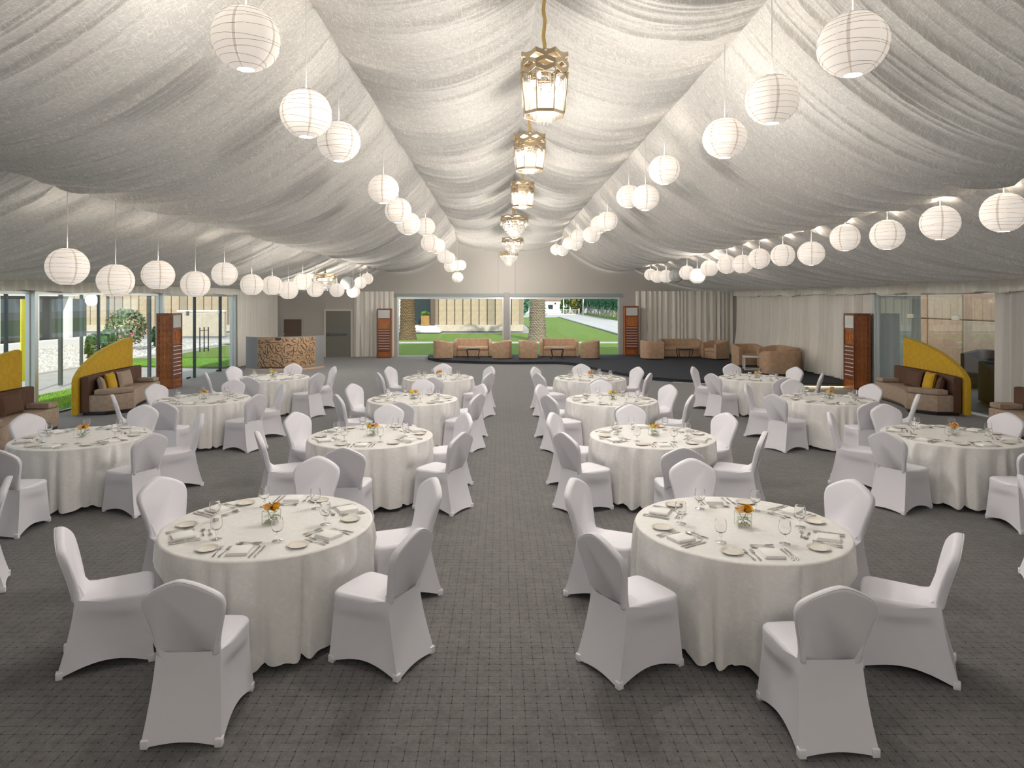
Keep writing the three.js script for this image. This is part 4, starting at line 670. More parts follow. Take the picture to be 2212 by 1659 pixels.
// ---------------------------------------------------------------- carved wooden pylons
const pylonSource = (() => {
  const g = new THREE.Group(); g.name = 'wooden_pylon'; const W = 0.57, D = 0.46, Hh = 2.09, f = 0.035;
  const posts = []; for (const x of [-1, 1]) for (const z of [-1, 1]) posts.push(box(f, Hh, f, x * (W - f) / 2, Hh / 2, z * (D - f) / 2));
  for (const y of [0.03, Hh - 0.02]) { for (const z of [-1, 1]) posts.push(box(W - 2 * f, y < 1 ? 0.06 : 0.04, f, 0, y, z * (D - f) / 2)); for (const x of [-1, 1]) posts.push(box(f, y < 1 ? 0.06 : 0.04, D - 2 * f, x * (W - f) / 2, y, 0)); }
  for (const y of [1.685, 1.235, 0.275]) posts.push(box(W - 2 * f, 0.035, f, 0, y, (D - f) / 2));
  part(g, 'frame', metreUV(merge(posts)), M.woodDark);
  part(g, 'top_board', metreUV(box(W + 0.004, 0.02, D + 0.004, 0, Hh + 0.010, 0)), M.woodDark);
  part(g, 'back_board', metreUV(box(W - 2 * f, Hh - 0.08, 0.02, 0, Hh / 2, -D / 2 + 0.02)), M.woodDark);
  part(g, 'core', metreUV(box(W - 0.13, Hh - 0.1, D - 0.12, 0, Hh / 2, 0)), M.wood);
  part(g, 'gloss_panel', box(W - 2 * f, 0.34, 0.01, 0, 1.875, D / 2 - 0.022), mat([0.70, 0.70, 0.69], { roughness: 0.12, clearcoat: 0.6 }), 'pale glossy panel');
  // carved medallion
  const zc = D / 2 - 0.02, cm = [], yc = 1.46; cm.push(box(W - 2 * f, 0.415, 0.012, 0, yc, zc - 0.014));
  const ring = (r) => cm.push(at(new THREE.TorusGeometry(r, 0.008, 4, 36), 0, yc, zc)); ring(0.195); ring(0.13); ring(0.055);
  for (const s of [0.075, 0.215]) for (const k of [-1, 1]) { cm.push(box(2 * s, 0.012, 0.014, 0, yc + k * s * 0.92, zc)); cm.push(box(0.012, 2 * s * 0.92, 0.014, k * s, yc, zc)); }
  for (let k = 0; k < 8; k++) { const a = k * Math.PI / 4, q = box(0.012, 0.075, 0.014, 0, 0.165, 0); q.rotateZ(a); cm.push(at(q, 0, yc, zc)); }
  for (const [sx, sy] of [[1, 1], [-1, 1], [1, -1], [-1, -1]]) { cm.push(box(0.06, 0.01, 0.014, sx * 0.19, yc + sy * 0.155, zc), box(0.01, 0.05, 0.014, sx * 0.17, yc + sy * 0.175, zc), box(0.10, 0.01, 0.014, sx * 0.09, yc + sy * 0.035, zc), box(0.01, 0.07, 0.014, sx * 0.045, yc + sy * 0.09, zc)); }
  part(g, 'carved_panel', metreUV(merge(cm)), M.wood);
  for (let k = 0; k < 8; k++) {
    part(g, 'front_board', metreUV(rbox(W - 2 * f, 0.085, 0.022, 0.004, 0, 0.345 + k * 0.112, D / 2 - 0.022)), M.woodDark);
    part(g, 'pale_strip', box(W - 2 * f - 0.03, 0.018, 0.026, 0, 0.398 + k * 0.112, D / 2 - 0.016), M.white);
  }
  const lattice = (w, h) => {            // Chinese-style fret: nested frames and bars
    const l = [], t = 0.008, dp = 0.014, v = (x, y0, y1) => l.push(box(t, y1 - y0, dp, x, (y0 + y1) / 2, 0)), hz = (y, x0, x1) => l.push(box(x1 - x0, t, dp, (x0 + x1) / 2, y, 0));
    const n = Math.max(1, Math.round(h / 0.165)), ch = h / n, x0 = -w / 2, x1 = w / 2; v(0, 0, h); v(-0.012, 0, h); v(0.012, 0, h); v(x0, 0, h); v(x1, 0, h);
    for (let k = 0; k <= n; k++) hz(Math.min(h, k * ch), x0, x1);
    for (let k = 0; k < n; k++) for (const s of [-1, 1]) {
      const a = k * ch, c = s * w * 0.27, hw = w * 0.17; hz(a + ch * 0.14, s > 0 ? 0 : x0, s > 0 ? x1 : 0); hz(a + ch * 0.86, s > 0 ? 0 : x0, s > 0 ? x1 : 0);
      v(c - hw, a + ch * 0.14, a + ch * 0.86); v(c + hw, a + ch * 0.14, a + ch * 0.86); hz(a + ch * 0.3, c - hw, c + hw * (k % 2 ? 0.3 : 1)); hz(a + ch * 0.7, c - hw * (k % 2 ? 0.3 : 1), c + hw); v(c - hw * 0.45, a + ch * 0.3, a + ch * 0.7); v(c + hw * 0.45, a + ch * 0.3, a + ch * 0.7); v(c, a + (k % 2 ? 0 : ch * 0.3), a + (k % 2 ? ch : ch * 0.7));
    }
    return merge(l);
  };
  const side = lattice(D - 2 * f, Hh - 0.12);
  for (const s of [-1, 1]) { const q = side.clone(); q.rotateY(E90); part(g, 'side_lattice', metreUV(at(q, s * (W / 2 - 0.012), 0.065, 0)), M.wood); }
  part(g, 'bottom_lattice', metreUV(at(lattice(W - 2 * f - 0.02, 0.185), 0, 0.068, D / 2 - 0.016)), M.wood);
  return g;
})();
[[[-9.34, 0, -19.3], E90, 'carved wooden pylon by the glass double door'], [[-4.95, 0, -29.35], 0, 'carved wooden pylon by the palm-trunk window'], [[5.62, PY, -29.35], 0, 'carved wooden pylon by the driveway window'], [[9.93, 0, -19.0], -E90, 'carved wooden pylon at the end of the platform light strip']].forEach(([p, t, l]) => { const q = pylonSource.clone(); q.name = numbered('wooden_pylon'); scene.add(q); q.position.set(...p); q.rotation.y = t; tag(q, l, 'wooden pylon', 'carved wooden pylons'); });
// ---------------------------------------------------------------- yellow high-back sofas
function highSofa(label, pos, turn, mirror, pillows, group) {
  const g = thing('high_back_sofa', label, 'sofa', pos, turn, group), sx = mirror ? -1 : 1;
  // local: runs along x, faces +z; the low end at x = -1.35 * sx, the tall end at +1.35 * sx; slightly concave in plan
  const arc = (v) => { v.z += 0.07 * (v.x / 1.35) * (v.x / 1.35); if (mirror) v.x = -v.x; };
  const flip = (geo) => { const q = geo.index ? geo.toNonIndexed() : geo; if (mirror) { const p = q.attributes.position; for (let i = 0; i < p.count; i += 3) { const a = [p.getX(i), p.getY(i), p.getZ(i)], b = [p.getX(i + 2), p.getY(i + 2), p.getZ(i + 2)]; p.setXYZ(i, ...b); p.setXYZ(i + 2, ...a); } } return q; };
  const shape = (geo) => smooth(metreUV(flip(bend(geo, arc))), 0.7);
  const prof = [[-1.42, 0.0], [-1.42, 0.70], [-1.38, 0.78], [-1.28, 0.86], [-1.1, 0.96], [-0.8, 1.08], [-0.4, 1.21], [0.0, 1.31], [0.45, 1.40], [0.9, 1.47], [1.22, 1.51], [1.28, 1.47], [1.28, 0.0]];
  const s = new THREE.Shape(); s.moveTo(...prof[0]); const sp = new THREE.SplineCurve(prof.slice(1, 11).map((p) => new THREE.Vector2(...p))).getPoints(60); sp.forEach((p) => s.lineTo(p.x, p.y)); s.lineTo(1.28, 1.47); for (let y = 1.2; y >= 0; y -= 0.3) s.lineTo(1.28, y); for (let x = 1.1; x > -1.4; x -= 0.2) s.lineTo(x, 0.0); s.closePath();
  const pan = extrude(s, 0.07, 0.03, 4); part(g, 'high_back_panel', shape(at(pan, 0, 0.03, -0.62)), M.yellow, 'mustard yellow curved back panel');
  const seg = (w, h, d, r, x, y, z, n = 12) => { const q = new RoundedBoxGeometry(w, h, d, 3, r); return at(q, x, y, z); };
  const slab = (x0, x1, y0, y1, z0, z1, r) => { const sh = new THREE.Shape(); const N = 16; for (let i = 0; i <= N; i++) sh.lineTo ? (i ? sh.lineTo(lerp(x0, x1, i / N), z0) : sh.moveTo(x0, z0)) : 0; for (let i = N; i >= 0; i--) sh.lineTo(lerp(x0, x1, i / N), z1); sh.closePath(); const q = extrude(sh, (y1 - y0) - 2 * r, r, 3); q.rotateX(Math.PI / 2); return at(q, 0, y1 - r, 0); };
  const plan = (pts, y0, y1, r, curve) => { const sh = new THREE.Shape(); curve ? curve(sh) : sh.setFromPoints(pts.map((p) => new THREE.Vector2(...p))); const q = extrude(sh, (y1 - y0) - 2 * r, r, 3, 14); q.rotateX(Math.PI / 2); return smooth(metreUV(flip(bend(at(q, 0, y1 - r, 0), (v) => { if (mirror) v.x = -v.x; }))), 0.7); };
  part(g, 'back_cushion', shape(slab(-1.34, 1.30, 0.06, 0.84, -0.47, -0.33, 0.03)), M.brown, 'dark brown velvet back');
  part(g, 'seat_base', plan(null, 0.07, 0.43, 0.03, (h) => { h.moveTo(-1.31, -0.30); h.lineTo(-1.31, 0.06); h.lineTo(-0.90, 0.48); h.quadraticCurveTo(-0.82, 0.52, -0.74, 0.45); h.quadraticCurveTo(0.05, 0.10, 1.24, 0.20); h.quadraticCurveTo(1.34, 0.20, 1.34, 0.10); h.lineTo(1.34, -0.30); h.closePath(); }), M.taupe);
  part(g, 'arm_pad', plan([[-1.30, -0.16], [-1.30, 0.055], [-0.90, 0.475], [-0.70, 0.36], [-1.02, -0.02], [-1.02, -0.16]], 0.435, 0.55, 0.025), M.taupe);
  part(g, 'arm_pad', shape(slab(1.06, 1.33, 0.435, 0.535, -0.32, 0.08, 0.025)), M.taupe);
  part(g, 'plinth', plan([[-1.28, -0.40], [-1.28, 0.05], [-0.88, 0.45], [-0.76, 0.41], [-0.3, 0.23], [0.5, 0.14], [1.28, 0.17], [1.28, -0.40]], 0.0, 0.07, 0.003), M.black);
  // loose cushions are things of their own
  pillows.forEach(([x, w, h, m, lab, tw]) => {
    const c = pillowGeo(w, h), X = x * sx, o = new THREE.Mesh(c, m); o.name = numbered('throw_pillow'); o.castShadow = o.receiveShadow = true; scene.add(o); tag(o, lab, 'pillow');
    const zz = -0.21 + 0.10 * (x / 1.35) ** 2, p = V(X, 0.432 + h * 0.46, zz).applyAxisAngle(V(0, 1, 0), turn).add(V(...pos)); o.position.copy(p); o.rotation.set(-0.22, turn + (tw ?? 0) * sx, 0, 'YXZ');
  });
  return g;
}
function pillowGeo(w, h) {
  const f = (s) => sheet(18, 14, (u, v) => { const x = u * 2 - 1, y = v * 2 - 1, e = Math.pow(Math.max(0, (1 - x * x * x * x) * (1 - y * y * y * y)), 0.55), pinch = 1 - 0.06 * (1 - Math.abs(x)) * y * y - 0.0, pinch2 = 1 - 0.06 * (1 - y * y) * 1; return [(s > 0 ? x : -x) * w / 2 * pinch2, y * h / 2 * (1 - 0.08 * (1 - x * x)), s * (0.004 + 0.075 * e), x * w, y * h]; });
  return merge([f(1), f(-1)]);
}
const LEFT = E90 + 0.09, RIGHT = -E90 - 0.09;
// on the glass side the low end is towards the camera's end of the room
highSofa('mustard high-back sofa with one yellow and two taupe pillows at the glass wall', [-8.67, 0, -15.97], E90 + 0.09, false, [[-0.98, 0.40, 0.38, M.taupe, 'taupe pillow in the curved end of the glass-side mustard sofa', 0.5], [-0.46, 0.46, 0.42, M.yellow, 'yellow pillow on the mustard sofa at the glass wall', 0.1], [0.24, 0.62, 0.40, M.taupe, 'wide taupe pillow on the mustard sofa at the glass wall', -0.05]], null);
highSofa('mustard high-back sofa with a dark brown pillow at the glass wall', [-8.50, 0, -11.75], E90 + 0.09, false, [[0.45, 0.62, 0.42, M.brown, 'dark brown pillow on the mustard sofa at the glass wall', -0.05]], null);
highSofa('mustard high-back sofa with one yellow and two dark pillows, before the sheer curtain', [9.55, 0, -15.93], -E90 - 0.09, true, [[-1.0, 0.40, 0.38, M.brown, 'dark brown pillow in the curved end of the drape-side mustard sofa', 0.5], [-0.48, 0.46, 0.44, M.yellow, 'yellow pillow on the drape-side mustard sofa', 0.1], [0.22, 0.66, 0.42, M.brown, 'wide dark brown pillow on the drape-side mustard sofa', -0.05]], null);
highSofa('mustard high-back sofa beyond the sheer curtain at the drape side', [9.38, 0, -11.7], -E90 - 0.09, true, [], null);
// ---------------------------------------------------------------- reception desk with a calligraphy front
{
  const g = thing('reception_desk', 'curved grey reception desk with a tan front of dark calligraphy', 'desk', [-8.06, 0, -25.48], rad(21.7)), R = 1.59, hA = rad(58);
  const shell = (r0, r1, y0, y1, a) => { const s = new THREE.Shape(), N = 40; for (let i = 0; i <= N; i++) { const q = lerp(-a, a, i / N); i ? s.lineTo(Math.sin(q) * r1, -Math.cos(q) * r1) : s.moveTo(Math.sin(q) * r1, -Math.cos(q) * r1); } for (let i = N; i >= 0; i--) { const q = lerp(-a, a, i / N); s.lineTo(Math.sin(q) * r0, -Math.cos(q) * r0); } s.closePath(); const q = extrude(s, y1 - y0); q.rotateX(-Math.PI / 2); return smooth(at(q, 0, y0, 0), 0.5); };
  const grey = mat([0.26, 0.26, 0.265], { roughness: 0.4, metalness: 0.1 });
  part(g, 'body', shell(R - 0.06, R, 0.05, 1.17, hA), grey);
  part(g, 'counter', shell(R - 0.45, R - 0.06, 0.72, 0.76, hA), grey);
  part(g, 'top_cap', shell(R - 0.12, R + 0.012, 1.17, 1.185, hA), mat([0.62, 0.62, 0.62], { roughness: 0.2, metalness: 0.6 }));
  part(g, 'plinth', shell(R - 0.08, R + 0.025, 0, 0.06, hA), mat([0.62, 0.42, 0.27], { roughness: 0.5 }));
  const tex = canvasTexture(1060, 530, (c, w, h) => {
    c.fillStyle = '#ab8d6d'; c.fillRect(0, 0, w, h);
    const r = rng(77); for (let i = 0; i < 400; i++) { c.fillStyle = r() < 0.5 ? 'rgba(255,230,190,0.05)' : 'rgba(120,80,40,0.05)'; c.fillRect(r() * w, 0, 1 + r() * 4, h); }
    const ink = '#45352b'; c.lineCap = 'round'; c.strokeStyle = c.fillStyle = ink;
    const pen = (pts, k0 = 1) => { const k = k0; const cv = new THREE.SplineCurve(pts.map(([x, y]) => new THREE.Vector2(x - 240, y - 458))), ps = cv.getPoints(pts.length * 10); for (let i = 0; i + 1 < ps.length; i++) { const d = Math.atan2(ps[i + 1].y - ps[i].y, ps[i + 1].x - ps[i].x); c.lineWidth = k * (6 + 10 * Math.abs(Math.sin(d + 0.7))) * (0.55 + 0.45 * Math.sin(Math.PI * clamp(i / ps.length + 0.12, 0, 1))); c.beginPath(); c.moveTo(ps[i].x, ps[i].y); c.lineTo(ps[i + 1].x, ps[i + 1].y); c.stroke(); } };
    const dot = (x, y) => { c.save(); c.translate(x - 240, y - 458); c.rotate(0.7); c.fillRect(-6, -6, 13, 13); c.restore(); };
    pen([[258, 545], [272, 505], [292, 528], [268, 560], [312, 562], [328, 532], [344, 562], [362, 536], [382, 556], [388, 505]]); pen([[402, 495], [420, 525], [446, 556]]); pen([[448, 492], [425, 520], [400, 560]]);
    pen([[528, 474], [490, 490], [455, 528], [480, 548], [560, 540], [640, 548], [690, 540]]); c.beginPath(); c.ellipse(615 - 240, 478 - 458, 55, 32, 0, 0, TAU); c.fill();
    pen([[690, 480], [700, 520], [735, 525], [770, 490], [800, 470]]); pen([[740, 470], [760, 510], [800, 520]]); pen([[880, 490], [845, 500], [860, 530], [905, 545], [950, 510], [975, 465]]); pen([[868, 500], [885, 470], [905, 490], [880, 510]], 0.7);
    pen([[1000, 465], [1012, 510], [985, 560], [930, 575]]); pen([[960, 525], [970, 545], [955, 550], [960, 525]], 0.7); pen([[1040, 462], [1046, 520], [1060, 560], [1100, 600], [1112, 650], [1085, 690], [1045, 640], [1005, 605], [1022, 570], [1062, 568]]);
    pen([[1090, 495], [1112, 532], [1150, 535], [1185, 495], [1165, 468]]); pen([[1180, 535], [1232, 505], [1240, 470], [1218, 482], [1235, 522], [1270, 500], [1290, 530]]);
    pen([[1180, 560], [1215, 580], [1250, 560], [1285, 590], [1270, 630], [1240, 610]]); pen([[1180, 600], [1185, 650], [1175, 720], [1180, 760]]); pen([[1150, 700], [1220, 712], [1285, 705]]); pen([[1205, 680], [1225, 655], [1245, 690], [1220, 680], [1260, 655]], 0.7);
    pen([[395, 640], [396, 598], [432, 574], [472, 592], [495, 650], [525, 705], [552, 745]], 1.2); pen([[524, 572], [532, 622], [512, 662], [482, 640], [470, 610]]); pen([[440, 605], [428, 665], [440, 742], [462, 690], [500, 728]]); pen([[400, 680], [392, 730], [430, 770], [470, 750]]);
    pen([[662, 592], [622, 570], [580, 592], [575, 650], [612, 700], [655, 688], [668, 640], [632, 618], [606, 655]], 1.1); pen([[568, 695], [600, 742], [652, 762], [684, 730], [672, 690]]);
    pen([[718, 722], [714, 642], [742, 592], [792, 578], [832, 600], [882, 590], [932, 568], [942, 602], [902, 642]], 1.2); pen([[768, 602], [792, 575], [824, 604], [800, 640], [770, 620]]); pen([[750, 722], [862, 690], [792, 738], [768, 742], [862, 782]], 1.1); pen([[882, 622], [872, 700], [860, 792], [846, 804]], 1.2); pen([[690, 762], [722, 792], [772, 782], [792, 752]]);
    pen([[890, 702], [922, 712], [936, 662], [962, 612], [990, 590]]); pen([[950, 688], [1000, 742], [1034, 752], [1012, 702], [962, 722]], 1.1); pen([[1020, 600], [1045, 650], [1095, 695]]); pen([[880, 768], [950, 770], [1050, 782]]); pen([[1166, 665], [1110, 710], [1075, 740], [1112, 700]], 1.3); pen([[1140, 710], [1100, 780], [1040, 830], [1005, 836]]);
    pen([[255, 600], [300, 590], [280, 630], [325, 620], [310, 660], [350, 650], [340, 690]]); pen([[250, 740], [300, 752], [345, 745]]); pen([[262, 705], [285, 690], [300, 715], [272, 722], [310, 690]], 0.7); pen([[370, 685], [355, 720], [380, 735], [362, 770], [350, 800]]); pen([[262, 832], [268, 780], [300, 770], [325, 830], [345, 850], [380, 820], [370, 780]]); pen([[300, 790], [325, 805]], 0.8);
    pen([[420, 770], [410, 800], [450, 815], [480, 790], [520, 800], [505, 770]]); pen([[345, 850], [380, 885], [440, 890], [480, 850], [470, 820]], 1.1); pen([[555, 800], [575, 780], [600, 800], [580, 825], [612, 815]], 0.8); pen([[500, 850], [560, 860], [620, 900], [700, 960]], 1.1); pen([[660, 840], [720, 820], [790, 822], [830, 826]]); pen([[655, 770], [690, 850], [660, 870]]);
    pen([[262, 975], [255, 920], [285, 880], [330, 940], [305, 965], [290, 930]]); pen([[345, 880], [390, 950], [420, 980]]); pen([[440, 980], [480, 940], [470, 915], [500, 960], [540, 975]]); pen([[505, 840], [540, 880], [520, 900], [560, 930], [600, 945]]); pen([[640, 960], [655, 900], [690, 880], [700, 920], [660, 940], [720, 975]]);
    pen([[760, 850], [780, 880], [750, 900], [800, 905]]); pen([[810, 890], [860, 885], [940, 895]]); pen([[850, 850], [860, 890]]); pen([[905, 830], [930, 805], [955, 830], [925, 840], [975, 810]], 0.7); pen([[1010, 960], [1000, 910], [1030, 890], [1060, 930], [1030, 950]]); pen([[1110, 850], [1105, 800], [1140, 775], [1180, 800], [1165, 840], [1120, 850], [1130, 890]], 1.1); pen([[1215, 800], [1225, 750], [1265, 740], [1250, 790], [1285, 780]]); pen([[1200, 830], [1215, 880], [1260, 930], [1280, 900], [1255, 890]]); pen([[1150, 870], [1180, 880], [1160, 920], [1200, 940], [1180, 970]]); pen([[1060, 880], [1095, 940], [1130, 900]]);
    for (const [x, y] of [[680, 575], [690, 600], [684, 645], [625, 640], [985, 650], [1130, 620], [1150, 640], [550, 725], [570, 740], [490, 755], [315, 800], [290, 880], [310, 890], [355, 900], [520, 890], [560, 920], [620, 850], [650, 805], [735, 870], [735, 900], [720, 850], [820, 800], [900, 850], [880, 870], [980, 850], [1010, 800], [1060, 850], [1080, 850], [1145, 740], [1200, 740], [1240, 860], [1260, 880], [345, 960], [820, 950], [870, 940], [1090, 960], [1270, 740], [430, 920]]) dot(x, y);
    c.fillRect(300 - 240, h - 20, 620, 20);
  }, true, false);
  const N = 40, pa = rad(38); const panel = sheet(N, 1, (u, v) => { const q = lerp(-pa, pa, u); return [Math.sin(q) * (R + 0.012), lerp(0.10, 1.155, v), Math.cos(q) * (R + 0.012), u, v]; });
  part(g, 'calligraphy_panel', panel, mat([1, 1, 1], { map: tex, roughness: 0.5 }), 'tan panel covered with dark brown calligraphy');
}
// ---------------------------------------------------------------- outdoors: garden, drive and buildings beyond the glass
const OUT = { grass: mat([0.95, 0.80, 0.9], { map: T.grass, roughness: 1 }), path: mat([0.62, 0.60, 0.57], { map: T.concrete, roughness: 0.95 }), gravel: mat([0.52, 0.50, 0.46], { roughness: 1 }), panel: mat([0.68, 0.61, 0.51], { map: T.pebbled, roughness: 1 }), panelGrey: mat([0.48, 0.44, 0.39], { map: T.pebbled, roughness: 1 }), stone: mat([0.88, 0.80, 0.66], { map: T.concrete, roughness: 1 }), render: mat([0.85, 0.83, 0.80], { roughness: 0.9 }), dark: mat([0.03, 0.045, 0.05], { roughness: 0.15 }), bronze: mat([0.12, 0.09, 0.07], { roughness: 0.5 }), foliage: mat([0.055, 0.16, 0.03], { roughness: 0.7 }), foliageBlue: mat([0.06, 0.25, 0.14], { roughness: 0.7 }), foliageYellow: mat([0.24, 0.27, 0.05], { roughness: 0.7 }), bark: mat([0.48, 0.40, 0.30], { roughness: 1 }), paleBark: mat([0.50, 0.46, 0.43], { roughness: 1 }) };
const ground = (name, pts, y, m, s = 1.5) => { const sh = shapeOf(pts.map(([x, z]) => [x, -z])); const g = extrude(sh, 0.06); g.rotateX(-Math.PI / 2); return S(name, metreUV(at(g, 0, y - 0.06, 0), s), m); };
ground('ground', [[-70, 10], [80, 10], [80, -190], [-70, -190]], -0.10, OUT.path, 3);
ground('lawn', [[-14.8, -30.0], [14, -30.0], [14, -45], [8.4, -48], [8.4, -52], [-15.5, -50.4]], -0.02, OUT.grass);
ground('lawn_drive_side', [[2.6, -51.8], [8.5, -51.9], [8.6, -99], [2.6, -96]], -0.021, OUT.grass);
ground('lawn_hedge_side', [[14, -45], [14, -125], [40, -125], [40, -45]], -0.021, OUT.grass);
ground('lawn_side', [[-15.8, -29.4], [-10.3, -29.4], [-10.3, -25.6], [-14.6, -26.4]], -0.02, OUT.grass);
ground('lawn_strip', [[-12.1, -20.6], [-9.82, -20.6], [-9.82, -5], [-12.1, -5]], -0.02, OUT.grass);
S('path_strip', metreUV(box(70, 0.05, 0.95, 6, -0.015, -39.9), 1.5), mat([0.8, 0.79, 0.76], { map: T.concrete, roughness: 0.95 }));
S('driveway', (() => { const sh = shapeOf([[8.5, 47], [14, 44], [14, 119], [2.5, 119], [2.5, 99], [8.5, 99]]); const g = extrude(sh, 0.05); g.rotateX(-Math.PI / 2); return metreUV(at(g, 0, -0.055, 0), 2); })(), mat([0.80, 0.79, 0.78], { map: T.concrete, roughness: 0.9 }));
S('kerb', merge([bar([8.45, 0.0, -99], [8.45, 0.0, -47], 0.09, 6)]), mat([0.2, 0.2, 0.2], { roughness: 0.9 }));
// gravel bed with real stones on it
ground('gravel_bed', [[-24.5, -5], [-15.9, -5], [-15.9, -44], [-24.5, -44]], -0.045, OUT.gravel);
{
  const r = rng(501), n = 7000, im = new THREE.InstancedMesh(new THREE.IcosahedronGeometry(1, 0), mat([1, 1, 1], { roughness: 1 }), n), m4 = new THREE.Matrix4(), c = new THREE.Color();
  for (let i = 0; i < n; i++) { const s = 0.025 + 0.035 * r(), g = 0.42 + 0.38 * r(); m4.compose(V(lerp(-24.3, -16.0, r()), -0.035, lerp(-18, -42, r())), new THREE.Quaternion().setFromEuler(new THREE.Euler(r() * 6, r() * 6, r() * 6)), V(s, s * 0.7, s)); im.setMatrixAt(i, m4); im.setColorAt(i, c.setRGB(g, g * 0.96, g * 0.9)); }
  im.name = 'gravel'; im.castShadow = im.receiveShadow = true; scene.add(im); tag(im, 'pale loose gravel outside the glass wall', 'gravel', null, 'stuff');
}
{ // short grass blades on the strips beside the glass
  const blade = new THREE.BufferGeometry(); blade.setAttribute('position', new THREE.Float32BufferAttribute([-0.004, 0, 0, 0.004, 0, 0, 0.001, 0.03, 0.008], 3)); blade.computeVertexNormals();
  const r = rng(511), n = 26000, im = new THREE.InstancedMesh(blade, mat([1, 1, 1], { roughness: 0.9 }), n), m4 = new THREE.Matrix4(), c = new THREE.Color();
  for (let i = 0; i < n; i++) { const side = r() < 0.7, x = side ? lerp(-12.05, -9.85, r()) : lerp(-14.5, -10.4, r()), z = side ? lerp(-20.4, -12, r()) : lerp(-29, -26, r()), s = 0.7 + 0.9 * r(), k = r(); m4.compose(V(x, -0.02, z), new THREE.Quaternion().setFromEuler(new THREE.Euler((r() - 0.5) * 0.8, r() * 6, (r() - 0.5) * 0.8)), V(s * 1.6, s, s)); im.setMatrixAt(i, m4); im.setColorAt(i, c.setRGB(lerp(0.10, 0.28, k), lerp(0.30, 0.58, k), lerp(0.03, 0.08, k))); }
  im.name = 'grass'; im.receiveShadow = true; scene.add(im); tag(im, 'green grass strip outside the glass wall', 'grass', null, 'stuff');
}
// ---- ribbed concrete building across the lawn
{
  const Z = -54.5, b = thing('ribbed_building', 'sunlit building of tall ribbed concrete panels across the lawn', 'building', [0, 0, Z]);
  part(b, 'wall', metreUV(box(52, 4.6, 6, -24.1, 2.3, -3.1), 1.2), OUT.panelGrey);
  part(b, 'base_course', metreUV(box(48, 0.52, 0.5, -22.15, 0.24, 0.0), 1.2), OUT.stone);
  const panelShape = shapeOf([[-0.29, 0], [0.29, 0], [0.29, 3.55], [0.20, 3.66], [-0.20, 3.66], [-0.29, 3.55]]), pg = metreUV(extrude(panelShape, 0.1, 0.03, 2), 1.2), r = rng(61);
  for (let x = -46.5; x < 1.7; x += 0.645) { if (x > -8.25 && x < -5.0) continue; const p = part(b, 'wall_panel', pg, r() < 0.17 ? OUT.panelGrey : OUT.panel); p.position.set(x, 0.42, 0); }
  part(b, 'entrance_glass', box(1.9, 3.6, 0.06, -6.3, 2.2, 0.02), OUT.dark); part(b, 'entrance_post', merge([box(0.10, 3.6, 0.12, -7.2, 2.2, 0.06), box(0.35, 3.6, 0.3, -5.35, 2.2, 0.1)]), OUT.bronze);
  part(b, 'entrance_door', box(0.8, 2.4, 0.08, -7.75, 1.6, 0.1), OUT.render);
  const st = thing('entrance_steps', 'pale stone steps before the building entrance', 'steps', [0, 0, Z]);
  for (let k = 0; k < 3; k++) part(st, 'step', metreUV(box(3.6 - k * 0.35, 0.16, 1.8 - k * 0.45, -6.4, 0.06 + k * 0.16, 1.25 - k * 0.2), 1), OUT.render);
}
{
  const p = thing('planter_box', 'bronze planter box with green plants by the building entrance', 'planter', [-5.85, 0.46, -53.55]);
  part(p, 'box', rbox(0.62, 0.80, 0.62, 0.01, 0, 0.40, 0), mat([0.42, 0.24, 0.08], { roughness: 0.45, metalness: 0.3 }));
  part(p, 'foliage', leafBall(0.36, 0.24, 0.36, 140, 0.10, 5).translate(0, 0.9, 0), mat([0.13, 0.27, 0.04], { roughness: 0.7 }));
}
function leafBall(rx, ry, rz, n, s, seed) { const r = rng(seed), l = []; for (let i = 0; i < n; i++) { const a = r() * TAU, c = r() * 2 - 1, q = Math.sqrt(1 - c * c), k = 0.55 + 0.45 * Math.sqrt(r()), g = new THREE.PlaneGeometry(s * (0.6 + 0.6 * r()), s * (0.9 + 0.8 * r()), 1, 1); g.rotateX(r() * 3); g.rotateY(r() * 6); l.push(at(g, Math.cos(a) * q * rx * k, c * ry * k, Math.sin(a) * q * rz * k)); } return merge(l); }
